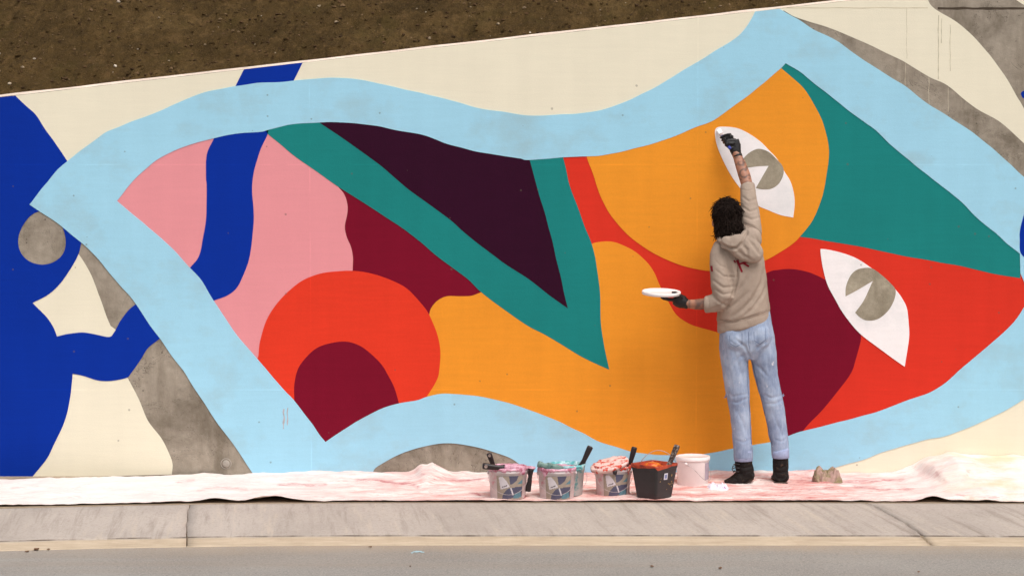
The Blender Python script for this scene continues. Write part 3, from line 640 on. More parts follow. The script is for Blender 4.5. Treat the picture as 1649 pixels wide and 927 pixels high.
bm = bmesh.new(); g = []
for j in range(9):
    v = .22+.62*j/8; r = .098+.006*v+.0015
    g.append([bm.verts.new((r*math.sin(a), -r*math.cos(a), v*.175)) for a in (R(46)+R(34)*i/8*(1-.25*(j/8-.5)) for i in range(9))])
for A, B in zip(g, g[1:]):
    for i in range(8): bm.faces.new((A[i], A[i+1], B[i+1], B[i]))
wb = [o for o in bpy.data.objects if o.get('label', '').startswith('clean white bucket')][0]
o = obj('printed_label', bm, plain('label_mauve', rgb(176, 160, 172), .5, .25, 24), wb, True); o.rotation_euler.z = -R(62)

# square black bucket, seen on its corner
pF = at_z(1054, 806, .006); hF = .205; rtF, rbF = .150, .112
fx, fy = pF.x+.004, pF.y+rbF; fz = cloth_z(fx, fy)-.002
eF = empty('paint_bucket', (fx, fy, fz), 'black square bucket with orange paint crusted on its rim and a small white sticker', 'bucket', GB, R(2))
def sq(r, z, bev=.18, n=5):
    out = []
    for s in range(4):
        a0 = math.pi/2*s-math.pi/2
        for k in range(n):
            f = (k/(n-1)-.5)
            cx_, cy_ = math.cos(a0)*r*(1-bev), math.sin(a0)*r*(1-bev)
            out.append(Vector((cx_+r*bev*.72*math.cos(a0+f*math.pi/2), cy_+r*bev*.72*math.sin(a0+f*math.pi/2), z)))
    return out
def loft(bm, rings):
    RR = [[bm.verts.new(p) for p in r] for r in rings]; n = len(RR[0])
    for A, B in zip(RR, RR[1:]):
        for k in range(n): bm.faces.new((A[k], A[(k+1) % n], B[(k+1) % n], B[k]))
    return RR
bm = bmesh.new(); RR = loft(bm, [sq(rbF*.96, 0), sq(rbF, .006), sq(rbF+(rtF-rbF)*.88, hF*.88), sq(rtF*.985, hF*.89), sq(rtF, hF*.97), sq(rtF, hF), sq(rtF*.95, hF), sq(rbF, hF*.4)]); bm.faces.new(RR[0])
obj('bucket_body', bm, M_BLACK, eF)
bm = bmesh.new()
def crust(z, r, drop=0.0): return [p+Vector((0, 0, -drop*max(.15, .5+noise.noise(p*28)))) for p in sq(r, z, .18, 9)]
def dense(L):
    o = []
    for a, b in zip(L, L[1:]+L[:1]):
        for k in range(4): o.append(a.lerp(b, k/4))
    return o
def wob(L, d): return [p+Vector((0, 0, -d*max(.1, .5+1.1*noise.noise(p*40)))) for p in L]
loft(bm, [wob(dense(sq(rtF*1.004, hF*.97)), .018), wob(dense(sq(rtF*1.012, hF*.985)), .004), dense(sq(rtF*1.01, hF+.004)), wob(dense(sq(rtF*.94, hF+.004)), .006), dense(sq(rtF*.90, hF*.86))])
obj('paint_crust', bm, M_CRUST, eF, True)
bm = bmesh.new(); bm.faces.new([bm.verts.new(p) for p in sq(rtF*.93, hF*.90)]); obj('paint', bm, M_POR, eF)
bm = bmesh.new(); ball(bm, Vector((-.01, .03, hF*.93)), (.055, .045, .022)); obj('paint_lump', bm, M_POR, eF, True)
bm = bmesh.new(); tube(bm, [Vector((-.085+.23*k/12, .06, hF*.95+.085*math.sin(math.pi*k/12)**.7)) for k in range(13)], [.0022]*13, 6); obj('bail_handle', bm, M_WIRE, eF, True)
# sticker on its right face
d_ = Vector((1, -1, 0)).normalized(); t_ = Vector((1, 1, 0)).normalized()
def onface(a, z):                                # point on the right-hand face
    r0 = rbF+(rtF-rbF)*z/hF; mid = Vector((r0*.5, -r0*.5, z)); return mid+t_*a+d_*.004
bm = bmesh.new(); sa = -.012
for (a0, a1, z0, z1, mi, o_) in ((-.028, .006, .118, .158, 0, 0), (-.020, -.002, .126, .150, 1, .0012)):
    f = bm.faces.new([bm.verts.new(onface(a, z)+d_*o_) for a, z in ((a0, z0), (a1, z0), (a1, z1), (a0, z1))]); f.material_index = mi
bmesh.ops.solidify(bm, geom=bm.faces[:], thickness=.0006) if False else None
obj('sticker', bm, [plain('sticker_white', rgb(216, 212, 222), .5, .05), plain('sticker_blue', rgb(120, 132, 182), .5, .3, 200)], eF)
M_SPL = plain('splash_ochre', rgb(150, 122, 80), .5)
for a, z, s in ((.045, .14, .011), (.05, .10, .008), (.035, .085, .010), (.056, .088, .008), (.02, .09, .007), (-.06, .11, .008), (-.055, .128, .006), (.01, .055, .005), (.052, .07, .007)):
    P = [onface(a+s*(.6+.4*noise.noise(Vector((q, a*50, 0))))*math.cos(q), z+s*(.6+.6*noise.noise(Vector((q, z*50, 4))))*math.sin(q))+d_*.0005 for q in (k*math.pi/5 for k in range(10))]
    bm = bmesh.new(); bm.faces.new([bm.verts.new(p) for p in P]); obj('paint_splash', bm, M_SPL, eF)

def brush(p0, p1, label, wd=.024, th=.013, handle=.62, ferr=.12, mh=None, mf=None, mb=None, grp='paint brushes in and on the buckets', flat=None, hole=True, name='paint_brush'):
    """p0 = end of the handle, p1 = tip of the bristles"""
    L = (p1-p0).length; z = (p1-p0).normalized()
    y = (flat or Vector((0, -1, 0))); x = y.cross(z).normalized(); y = z.cross(x)
    M = Matrix((x, y, z)).transposed().to_4x4(); M.translation = p0
    e = empty(name, p0, label, 'paint brush', grp); e.matrix_world = M; 
    def part(nm, prof, mat):
        bm = bmesh.new(); rings = []
        for t, a, b in prof:
            rings.append([bm.verts.new((a*math.copysign(abs(math.cos(q))**.7, math.cos(q)), b*math.copysign(abs(math.sin(q))**.7, math.sin(q)), t*L)) for q in (2*math.pi*k/14 for k in range(14))])
        for A, B in zip(rings, rings[1:]):
            for k in range(14): bm.faces.new((A[k], A[(k+1) % 14], B[(k+1) % 14], B[k]))
        bm.faces.new(rings[0][::-1]); bm.faces.new(rings[-1]); return obj(nm, bm, mat, e, True)
    h = handle; a = wd/2; b = th/2
    hd = part('handle', [(0, a*.6, b*.7), (.012, a*.92, b*.95), (.05, a*1.0, b), (h*.35, a*.92, b*1.05), (h*.7, a*.75, b), (h*.93, a*.95, b*1.1), (h, a*1.2, b*1.1)], mh or M_HAND)
    if hole:
        bm = bmesh.new()
        lathe(bm, [(.0002, 0), (a*.42, 0), (a*.5, .0015), (a*.55, 0)], 12)
        bmesh.ops.transform(bm, matrix=Matrix.Translation((0, b*1.02, .07*L)) @ Matrix.Rotation(R(-90), 4, 'X'), verts=bm.verts[:])
        obj('hanging_hole', bm, plain('hole_tone', rgb(150, 130, 122), .6) if 'hole_tone' not in bpy.data.materials else bpy.data.materials['hole_tone'], hd, True)
    part('ferrule', [(h, a*1.25, b*1.25), (h+ferr*.5, a*1.3, b*1.2), (h+ferr, a*1.4, b*1.2)], mf or M_WIRE)
    part('bristles', [(h+ferr, a*1.38, b*1.15), (h+ferr+(1-h-ferr)*.5, a*1.5, b*1.1), (.97, a*1.4, b*.7), (1, a*1.2, b*.3)], mb or M_WPAINT)
    return e
# bucket A: one standing, one lying across the rim, one hanging at the side
yr = yA-.06
brush(at_y(787, 729, yA), at_y(803, 775, yA)+Vector((.01, .02, -.02)), 'dark brush handle standing up at the left of the pink rimmed bucket', .034, .022, .62, mb=M_PPINK, mf=M_PPINK)
brush(at_y(777, 749.5, yr-.05), at_y(846, 757, yr-.01), 'brush with a pink caked head lying across the rim of the leftmost bucket', .040, .034, .50, .12, mb=M_PPINK, mf=M_PPINK)
brush(at_y(850, 791, yA-.02), at_y(856, 750, yA-.01), 'dark brush hanging down the right side of the pink rimmed bucket', .036, .026, .90, .04, mb=M_PPINK, mf=M_PPINK, hole=False)
# bucket B
brush(at_y(951, 718, yD), at_y(927, 770, yD), 'dark handled brush leaning out of the teal splashed bucket', .038, .024, .62, mb=M_PTEAL, mf=M_PTEAL, hole=False)
brush(at_y(866, 746, yB-.06), at_y(906, 758, yB-.03), 'grey-green paint caked brush lying over the rim of a bucket', .040, .030, .36, .16, mh=M_GRN, mf=M_GRN, mb=M_GRN, hole=False)
# bucket C with its caked lid
brush(at_y(1022, 719, yC+.06), at_y(1006, 778, yC+.05), 'black brush handle standing up right of the red caked lid', .036, .024, .62, mb=M_PRED, mf=M_PRED, hole=False)
brush(at_y(990, 760, yC-.135), at_y(993, 764, yC+.05), 'brush end poking out under the red caked lid', .026, .026, .80, .1, mb=M_PRED, mf=M_PRED, flat=Vector((0, 0, 1)), hole=False)
bm = bmesh.new(); lathe(bm, [(.0005, .0), (.10, 0), (.118, -.008), (.122, .004), (.118, .014), (.10, .010), (.06, .012), (.0005, .012)], 48)
for v in bm.verts:
    r = v.co.xy.length
    if v.co.z > 0: v.co.z += .007*max(0, noise.noise(v.co*38)+.35)+.004*noise.noise(v.co*90)
    v.co += Vector((noise.noise(v.co*50), noise.noise(v.co*50+Vector((3, 0, 0))), 0))*.004
lidc = at_y(982, 749, yC-.015)
bmesh.ops.transform(bm, matrix=Matrix.Translation(lidc) @ Matrix.Rotation(R(-14), 4, 'Y') @ Matrix.Rotation(R(9), 4, 'X'), verts=bm.verts[:])
tag(obj('bucket_lid', bm, plain('caked_lid', rgb(238, 204, 196), .5, .1, 20, .4, .5, .008, 40, second=rgb(206, 70, 48), thr=(.50, .58)), None, True), 'round lid thickly caked with red and white paint, tilted on a bucket', 'lid')
# black bucket
brush(at_y(1091, 716, fy-.02), at_y(1066, 775, fy-.02), 'paint splashed brush handle leaning out of the black square bucket', .038, .024, .66, mb=M_POR, mf=M_CRUST, mh=plain('splashed_handle', rgb(66, 50, 46), .5, .3, 60, second=rgb(160, 146, 134), thr=(.52, .6)), hole=False)

# ------------------------------------------------------------------ rags
def rag(px, py, w_, h_, mat, label, seed):
    c0 = at_z(px, py, .01); c0.y += .05
    # a cloth dropped in folds: a waved ribbon whose near and far edges fall to the ground
    base = [(-1, 0), (-.96, .30), (-.82, .66), (-.62, .90), (-.36, .94), (-.10, .80), (.06, .74), (.24, .86), (.46, .96), (.68, .90), (.84, .62), (.96, .28), (1, 0)]; prof = []
    for a in range(len(base)-1):
        p0, p1, p2, p3 = (Vector(base[max(0, min(len(base)-1, a+k))]) for k in (-1, 0, 1, 2))
        for k in range(5):
            t = k/5; prof.append(.5*(2*p1+(p2-p0)*t+(2*p0-5*p1+4*p2-p3)*t*t+(3*p1-p0-3*p2+p3)*t**3))
    prof.append(Vector(base[-1])); nv_ = 22; bm = bmesh.new(); rows = []; z0 = cloth_z(c0.x, c0.y)-.003
    for v in range(nv_+1):
        f = v/nv_; u = 2*f-1; dome = max(0, 1-abs(u)**2.0)**.8; row = []
        for P in prof:
            n1 = noise.noise(Vector((P.x*2.2+seed, u*1.6, seed))); n2 = noise.noise(Vector((P.x*6, u*4, seed*2))); n3 = 1-2*abs(noise.noise(Vector((P.x*3+u*2, u*2.5-P.x, seed+5))))
            x = P.x*(1+.15*n1)*(1-.25*u*u)+.38*u*(1-abs(P.x))+.16*u*noise.noise(Vector((seed, P.x*1.5, 3)))
            cr = max(0, 1-abs(noise.noise(Vector((P.x*2.6+u*1.2+seed, u*1.8-P.x*.8, 2))))*5); cr2 = max(0, 1-abs(noise.noise(Vector((P.x*4.5-u*2, u*3.2+P.x, seed))))*5)
            z = max(0, P.y)*dome*(1+.30*n1)+(.10*n2-.26*cr-.30*cr2)*dome*min(1, P.y*2)
            row.append(bm.verts.new((c0.x+x*w_, c0.y+u*.085*(1+.25*noise.noise(Vector((P.x*2, seed, 1)))), z0+max(0, z)*h_*1.22)))
        rows.append(row)
    for A, B in zip(rows, rows[1:]):
        for k in range(len(prof)-1): bm.faces.new((A[k], A[k+1], B[k+1], B[k]))
    return tag(obj('rag', bm, mat, None, True), label, 'rag', 'paint rags on the drop cloth')
rag(1156, 789, .070, .034, plain('white_rag', rgb(232, 222, 232), .9, .1, 14, .1, .5, .01, 50, second=rgb(150, 90, 150), thr=(.6, .68)), 'crumpled white rag with purple stains beside the white bucket', 3.1)
rag(1334, 778, .094, .078, plain('brown_rag', rgb(178, 146, 136), .9, .2, 12, .1, .5, .01, 50, second=rgb(136, 124, 92), thr=(.44, .6)), 'crumpled brownish rag by the wall, right of the painter', 8.7)

# ------------------------------------------------------------------ the painter
PY = -.37
K = 1/255.0
def q(px, py, y=PY): return at_y(px, py, y)
M_SKIN = None
def skin_mat():
    m = N('tattooed_skin'); a = m.noise(14, 5, .6)
    col = m.ramp(a, [(.3, rgb(150, 102, 80)), (.7, rgb(182, 130, 106))])
    at = m.n('ShaderNodeVertexColor'); at.layer_name = 'ink'
    col = m.mix(m.math('MULTIPLY', m.n_sep(at.outputs[0]), .85) if hasattr(m, 'n_sep') else at.outputs[0], col, rgb(66, 58, 58))
    m.bump(m.noise(220, 3), .15, .002); return m.done(col, .5, .35)
M_SKIN = skin_mat()
# body: one continuous figure under the clothes
bm = bmesh.new()
stack(bm, [(q(1204, 560), 32*K, .075, 0), (q(1202, 540), 35*K, .085, 0), (q(1198, 500), 32*K, .075, .1), (q(1195, 460), 31*K, .08, .05), (q(1190, 420), 32*K, .085, 0), (q(1185, 398), 26*K, .07, 0), (q(1181, 382), 18*K, .06, 0), (q(1176, 372), 13*K, .055, 0), (q(1172, 358, PY+.02), 13*K, .055, 0)])
ball(bm, q(1170, 349, PY+.03), (.072, .092, .112))                       # skull
HF = Vector((-.42, .87, .22)).normalized(); HC = q(1169, 352, PY+.03)
HS = HF.cross(Vector((0, 0, 1))).normalized(); HU = HS.cross(HF)
ball(bm, HC+HF*.055-HU*.045, (.055, .055, .065))                          # jaw
tube(bm, [HC+HF*.088+HU*.02, HC+HF*.112-HU*.012, HC+HF*.095-HU*.02], [.009, .014, .010], 8)    # nose
tube(bm, [HC+HF*.083-HU*.052-HS*.024, HC+HF*.098-HU*.052, HC+HF*.083-HU*.052+HS*.024], [.006, .009, .006], 8)   # lips
for s in (-1, 1):
    ball(bm, HC+HS*s*.078-HU*.006-HF*.004 if s > 0 else q(1148.5, 359, PY+.05), (.010, .018, .028))           # ears
    tube(bm, [HC+HF*.082+HU*.034+HS*s*.012, HC+HF*.084+HU*.036+HS*s*.045], [.009, .008], 8)    # brows
# arms
RA = [(1207, 384, PY-.01), (1209, 362, PY+.01), (1207, 335, PY+.06), (1204, 312, PY+.12), (1203, 298, PY+.15), (1198, 280, PY+.19), (1192, 263, PY+.225), (1187.5, 252, PY+.25), (1181, 240, PY+.265)]
LA = [(1160, 400, PY-.02), (1158, 430, PY-.06), (1162, 460, PY-.09), (1165, 480, PY-.09), (1150, 487, PY-.075), (1134, 489, PY-.06), (1120, 490, PY-.05), (1107, 489, PY-.045), (1096, 485, PY-.04)]
tube(bm, [q(*p) for p in RA], [.042, .042, .038, .036, .038, .040, .036, .030, .027])
tube(bm, [q(*p) for p in LA], [.042, .040, .038, .036, .036, .037, .034, .028, .026])
# legs and feet
LL = [(1184, 550, PY), (1186, 600, PY), (1189, 640, PY+.01), (1194, 690, PY), (1197, 735, PY-.01), (1199, 758, PY-.01)]
RL = [(1225, 548, PY), (1234, 600, PY), (1243, 642, PY+.01), (1252, 690, PY), (1257, 730, PY), (1257, 762, PY)]
for G in (LL, RL): tube(bm, [q(*p) for p in G], [.062, .052, .042, .038, .034, .032])
tube(bm, [q(1203, 762), q(1188, 771, PY+.02), q(1174, 777, PY+.04)], [.034, .03, .018]); tube(bm, [q(1257, 768), q(1257, 772, PY+.1), q(1256, 773, PY+.18)], [.034, .03, .018])
me = skin(bm, .0085, 3)
ca = me.color_attributes.new('ink', 'FLOAT_COLOR', 'POINT')
for i, v in enumerate(me.vertices):
    a, b = pix(v.co); k = 0
    if 246 < b < 300 and 1180 < a < 1220:       # raised forearm: rings and a coil
        t = b+.35*(a-1196)
        ring = lambda x, y, r, w_: math.exp(-((((a-x)**2+(b-y)**2)**.5-r)/w_)**2)
        k = max(ring(1198, 279, 6.5, 1.3)*(a < 1203), ring(1193, 262, 4, 1.3)*(b > 259), .7*math.exp(-(((a-1203)/5)**2+((b-293)/2.2)**2)), .45*math.exp(-(((a-1190)/3)**2+((b-254)/2)**2)), .75*sstep(.12, .22, noise.noise(Vector((a*.2, b*.25, 3)))))
    if 1100 < a < 1140 and 474 < b < 510:       # lowered forearm: a dark sleeve panel
        k = max(.9*sstep(1117, 1122, a)*(.55+.45*sstep(-.2, .2, noise.noise(Vector((a*.22, b*.3, 2))))), .8*math.exp(-((a-1110)/2.0)**2))
    ca.data[i].color = (k*.85, k*.85, k*.85, 1)
person = tag(link('person', me, M_SKIN, None, True), 'painter in beige hoodie and faded jeans, reaching up to the upper eye', 'person')

# jeans
def denim():
    m = N('faded_denim'); a = m.noise(5, 6, .65); b = m.noise(60, 4, .6, m.mapped((1, 1, .25)))
    col = m.ramp(a, [(.3, rgb(112, 126, 154)), (.5, rgb(144, 157, 182)), (.70, rgb(180, 190, 206))])
    col = m.mix(m.ran(b, .4, .7, 0, .35), col, rgb(186, 196, 214))
    col = m.mix(m.ran(m.noise(34, 3, .5), .70, .74, 0, .7), col, rgb(222, 218, 222))
    m.bump(m.math('ADD', b, m.noise(260, 2)), .35, .004); return m.done(col, .9, .1)
M_DENIM = denim()
bm = bmesh.new()
stack(bm, [(q(1207, 578), 26*K, .07, 0), (q(1205, 562), 43*K, .105, .05), (q(1203, 545), 44.5*K, .122, .1), (q(1201, 525), 42*K, .118, .15), (q(1200, 500), 39*K, .105, .2)])
JL = [(1180.5, 545, 22), (1182.5, 575, 23), (1185.5, 610, 20.5), (1188, 638, 19.5), (1191, 660, 17.5), (1194, 690, 16.3), (1196, 715, 15.5), (1197, 738, 15.2)]
JR = [(1226, 545, 21.5), (1229, 572, 21.5), (1234.5, 605, 19), (1241, 636, 17.8), (1247, 662, 16.6), (1252.5, 695, 15.6), (1256, 715, 14.4), (1257, 733, 13.8)]
for G, dy in ((JL, -.005), (JR, .005)):
    tube(bm, [q(a, b, PY+dy+.02*math.sin((b-545)/200*3.1)) for a, b, r in G], [(r*K*1.0, r*K*1.1) for a, b, r in G], 20)
ball(bm, q(1184, 545, PY-.05), (.078, .075, .10)); ball(bm, q(1223, 542, PY-.05), (.078, .075, .10))
me = skin(bm, .0062, 5)
JF = [([(1207, 592), (1207, 574), (1200, 558), (1184, 546)], 2.2, .007), ([(1209, 577), (1219, 559), (1234, 550)], 2.2, .006), ([(1204, 570), (1192, 574), (1180, 590)], 2.4, .005), ([(1210, 584), (1222, 590), (1236, 606)], 2.4, .005),
      ([(1205, 528), (1205, 548), (1207, 564)], 1.2, .006), ([(1169, 630), (1180, 638), (1202, 634)], 2.0, .003), ([(1172, 646), (1188, 648), (1205, 640)], 2.0, .0035), ([(1228, 634), (1242, 641), (1260, 636)], 2.0, .003), ([(1232, 650), (1248, 650), (1262, 643)], 2.0, .0035),
      ([(1180, 560), (1190, 590), (1200, 622)], 3.0, .004), ([(1166, 556), (1172, 590), (1178, 622)], 3.0, .003), ([(1232, 562), (1238, 590), (1244, 622)], 3.0, .003), ([(1186, 660), (1196, 680), (1204, 705)], 2.4, .003), ([(1244, 662), (1252, 684), (1262, 702)], 2.4, .003),
      ([(1184, 708), (1198, 712), (1209, 706)], 1.8, .003), ([(1246, 706), (1258, 711), (1268, 705)], 1.8, .003), ([(1200, 655), (1203, 690), (1207, 718)], 1.0, .002), ([(1258, 655), (1263, 690), (1266, 715)], 1.0, .002),
      ([(1174, 537), (1175, 548), (1186, 555), (1196, 550), (1196, 533)], .9, .002), ([(1214, 530), (1214, 545), (1224, 552), (1234, 545), (1234, 527)], .9, .002)]
fold(me, JF, .006, 7)
jeans = link('jeans', me, M_DENIM, person, True); jeans['label'] = 'faded light blue jeans with rolled cuffs'
M_CUFF = plain('denim_inside', rgb(156, 166, 196), .9, .2, 40, .1, .3, .003, 160)
for (a, b, r, t) in ((1197, 732.5, 15.6, 9), (1257, 730, 13.9, 7)):
    bm = bmesh.new(); rr = r*K
    tube(bm, [q(a-.5, b-t), q(a-.2, b-t+1.2), q(a, b), q(a, b+t-1), q(a, b+t-.2)], [(rr*.95, rr*1.05), (rr*1.01, rr*1.12), (rr*1.0, rr*1.11), (rr*1.0, rr*1.11), (rr*.94, rr*1.04)], 28)
    for v in bm.verts: v.co += Vector((1, 1, 0))*.003*noise.noise(v.co*30)
    obj('cuff', bm, M_CUFF, jeans, True)

for (a, b, r) in ((1166.5, 638, 3.2), (1262.5, 637, 3.0)):          # frayed tears at the knees
    bm = bmesh.new()
    for k in range(7):
        u = random.uniform(-1, 1); p0 = q(a+(2 if a < 1200 else -2), b+u*2, PY+.01); tube(bm, [p0, p0+Vector((random.uniform(-.01, .012) if a > 1200 else random.uniform(-.012, .01), random.uniform(-.01, .01), random.uniform(-.006, .01)))], [.0035, .001], 5)
    obj('frayed_threads', bm, M_CUFF, jeans, True)
# shoes
M_SHOE = plain('black_suede', rgb(30, 26, 25), .75, .3, 30, .2, .4, .004, 120, second=rgb(84, 66, 52), thr=(.56, .74)); M_SOLE = plain('dusty_sole', rgb(62, 52, 45), .85, .3, 40, .1)
bm = bmesh.new()
tube(bm, [q(1197, 738), q(1197.5, 748), q(1200, 758), q(1203, 764)], [14.2*K, 14.5*K, 15*K, 13*K], 16)
tube(bm, [q(1211, 759, PY-.01), q(1203, 763, PY), q(1191, 768.5, PY+.0), q(1179, 774, PY+.0), q(1167, 777, PY+.0)], [(9.5*K, 12*K), (13*K, 13*K), (11.5*K, 13.5*K), (7.5*K, 12*K), (4.2*K, 8*K)], 16)
me = skin(bm, .005, 3); fold(me, [([(1185, 750), (1198, 753), (1212, 750)], 1.6, .005), ([(1184, 760), (1196, 762), (1212, 757)], 1.4, .004), ([(1180, 768), (1187, 772), (1188, 779)], 1.4, .004)], .0015, 40)
sh = link('shoe', me, M_SHOE, person, True)
bm = bmesh.new(); tube(bm, [q(1212.5, 769.5, PY-.01), q(1206, 773, PY), q(1196, 777.8, PY+.01), q(1184, 780.5, PY+.0), q(1166, 779.5, PY+.0)], [(2.2*K, .030), (2.4*K, .040), (2.4*K, .048), (2.3*K, .044), (1.8*K, .024)], 12); obj('sole', bm, M_SOLE, sh, True)
bm = bmesh.new()
for k, (a, b) in enumerate(((1183, 746), (1182.5, 752), (1182, 758))):
    tube(bm, [q(a+8, b+1, PY-.055), q(a+2, b+.5, PY-.045), q(a-1.5, b+1, PY-.02), q(a-1, b+2, PY+.02)], [.003]*4, 6)
tube(bm, [q(1184, 749, PY-.03), q(1180, 750, PY-.035), q(1179, 755, PY-.035), q(1180.5, 758, PY-.03), q(1184, 757, PY-.03)], [.0028]*5, 6)
obj('laces', bm, M_BLACK, sh, True)
bm = bmesh.new()
tube(bm, [q(1257, 731), q(1257, 745), q(1257, 757), q(1257, 766)], [12.6*K, 13*K, 12.6*K, 13*K], 16)
tube(bm, [q(1257, 764, PY-.035), q(1257, 767, PY), q(1256, 768, PY+.08), q(1255, 769, PY+.15), q(1255, 771, PY+.20)], [(12.5*K, 11*K), (14*K, 11*K), (13.5*K, 10*K), (14*K, 9*K), (9*K, 6*K)], 16, ref=Vector((0, 0, 1)))
me = skin(bm, .005, 3); fold(me, [([(1246, 750), (1257, 753), (1268, 749)], 1.6, .004), ([(1246, 759), (1257, 761), (1269, 758)], 1.4, .005)], .0015, 40)
sh = link('shoe', me, M_SHOE, person, True)
bm = bmesh.new(); tube(bm, [q(1257, 777, PY-.055), q(1257, 777.2, PY), q(1256, 775.5, PY+.10), q(1255, 774, PY+.21)], [(11.5*K, 2.2*K), (13.4*K, 2.6*K), (13*K, 2.4*K), (8*K, 2*K)], 14, ref=Vector((0, 0, 1))); obj('sole', bm, M_SOLE, sh, True)

# hoodie
def fleece():
    m = N('beige_fleece'); a = m.noise(6, 6, .6); b = m.noise(160, 3, .6)
    col = m.ramp(a, [(.3, rgb(150, 133, 120)), (.7, rgb(174, 156, 142))])
    col = m.mix(m.ran(b, .45, .7, 0, .25), col, rgb(150, 128, 112))
    m.bump(m.math('ADD', b, m.math('MULTIPLY', m.noise(40, 4), .6)), .35, .004); return m.done(col, .95, .08)
M_FLEECE = fleece()
bm = bmesh.new()
stack(bm, [(q(1198, 527), 41*K, .118, .22), (q(1198, 524), 42.5*K, .126, .22), (q(1198, 514), 42.5*K, .128, .22), (q(1198, 511), 41.5*K, .124, .21), (q(1197.5, 506), 43*K, .134, .20), (q(1196.5, 480), 41*K, .134, .14), (q(1195, 450), 39.5*K, .13, .08), (q(1191.5, 422), 39.5*K, .13, .05), (q(1187, 402), 38*K, .12, .03), (q(1184, 388), 32*K, .098, .03), (q(1181, 377), 20*K, .08, .05), (q(1178, 370), 15*K, .07, .05)], 32)
RS = [(1206, 392, PY-.02, 19), (1210, 372, PY, 17), (1209, 352, PY+.03, 15.6), (1207, 332, PY+.07, 14.4), (1205, 314, PY+.115, 12.8), (1204, 300, PY+.145, 12), (1203.5, 297, PY+.15, 11.2)]
tube(bm, [q(*p[:3]) for p in RS], [p[3]*K for p in RS], 18)
LS = [(1165, 394, PY-.01, 16), (1159, 412, PY-.04, 16), (1158.5, 436, PY-.07, 15.6), (1161, 458, PY-.095, 16.5), (1165, 477, PY-.10, 17.5), (1159, 485, PY-.09, 16.5), (1148, 488, PY-.08, 14.8), (1138, 489.5, PY-.068, 13.4), (1135.5, 489.7, PY-.066, 12.4)]
tube(bm, [q(*p[:3]) for p in LS], [p[3]*K for p in LS], 18)
me = skin(bm, .0062, 4)
HFOLD = [([(1178, 510), (1196, 498), (1212, 482), (1225, 458), (1231, 434)], 3.2, .009), ([(1194, 512), (1212, 497), (1228, 474), (1235, 455)], 2.6, .006), ([(1168, 500), (1186, 487), (1206, 470)], 2.6, .006), ([(1186, 470), (1198, 458), (1210, 438)], 2.6, .004),
         ([(1187, 404), (1189, 424), (1187, 450), (1180, 476), (1169, 498)], 2.0, .012), ([(1170, 403), (1181, 417), (1186, 436)], 2.2, .007), ([(1152, 434), (1165, 445), (1184, 446)], 1.8, .006), ([(1150, 452), (1164, 463), (1184, 461)], 2.0, .007), ([(1152, 466), (1164, 474), (1180, 472)], 1.8, .006), ([(1151, 418), (1160, 428), (1172, 432)], 1.8, .003),
         ([(1148, 478), (1158, 486), (1174, 494)], 2.0, .005), ([(1142, 499), (1158, 494), (1172, 482)], 2.0, .004),
         ([(1194, 316), (1206, 324), (1219, 320)], 1.8, .005), ([(1194, 332), (1207, 341), (1222, 336)], 2.0, .006), ([(1196, 348), (1211, 354), (1223, 350)], 2.0, .005), ([(1198, 360), (1213, 366), (1224, 378), (1228, 396)], 2.0, .009),
         ([(1158, 513), (1180, 519), (1200, 513), (1238, 499)], 1.2, .005), ([(1236, 490), (1233, 465), (1230, 440)], 2.4, .004), ([(1140, 478), (1142, 489), (1140, 501)], 1.1, .003), ([(1193, 305), (1204, 307), (1216, 304)], 1.1, .003)]
fold(me, HFOLD, .006, 8)
hoodie = link('hoodie', me, M_FLEECE, person, True); hoodie['label'] = 'beige fleece hoodie with red marks across the back'
hm = me
# hood hanging down the back
bm = bmesh.new()
tube(bm, [q(1158, 386, PY-.05), q(1166, 393, PY-.105), (q(1180, 395, PY-.135)), q(1194, 387, PY-.13), q(1203, 376, PY-.09), q(1203, 368, PY-.04)], [.022, .030, .034, .034, .030, .02], 14)
tube(bm, [q(1158, 386, PY-.05), q(1162, 380, PY+.0), q(1178, 374, PY+.07), q(1198, 374, PY+.04), q(1203, 368, PY-.04)], [.022, .024, .024, .024, .02], 14)
rot = Matrix.Rotation(R(28), 4, 'Y')
ball(bm, q(1200, 400, PY-.135), (.125, .040, .080), rot, 3); ball(bm, q(1210, 407, PY-.14), (.075, .042, .066), rot, 3); ball(bm, q(1184, 396, PY-.125), (.10, .036, .05), rot, 3)
ball(bm, q(1210, 385, PY-.09), (.066, .06, .075), None, 3)
me = skin(bm, .0055, 6)
fold(me, [([(1160, 392), (1174, 400), (1186, 400), (1196, 390), (1203, 374)], 2.2, .014), ([(1186, 402), (1198, 412), (1212, 420)], 2.6, .006), ([(1205, 385), (1214, 396), (1222, 408)], 2.6, .009), ([(1196, 395), (1203, 402), (1203, 412)], 2.6, .008), ([(1217, 380), (1224, 395), (1224, 410)], 2, .005)], .003, 18)
hood = link('hood', me, M_FLEECE, hoodie, True)
# red print on the back
tree = BVHTree.FromPolygons([v.co.copy() for v in hm.vertices], [tuple(p.vertices) for p in hm.polygons])
def decal(name, strokes, mat, parent, off=.0022, tree=tree):
    bm = bmesh.new()
    for (a, b, w0, w1) in strokes:
        a, b = Vector(a), Vector(b); d = (b-a).normalized(); s = Vector((-d.y, d.x)); n = 8; rows = []
        for i in range(n+1):
            t = i/n; c_ = a.lerp(b, t); w_ = w0+(w1-w0)*t; row = []
            for k in (-1, -.33, .33, 1):
                pp = c_+s*k*w_/2; dr = ray(pp.x, pp.y).normalized(); hit = tree.ray_cast(CAM, dr)
                row.append(bm.verts.new(hit[0]-dr*off) if hit[0] else None)
            rows.append(row)
        for A, B in zip(rows, rows[1:]):
            for k in range(3):
                if all((A[k], A[k+1], B[k], B[k+1])): bm.faces.new((A[k], A[k+1], B[k+1], B[k]))
    return obj(name, bm, mat, parent, True)
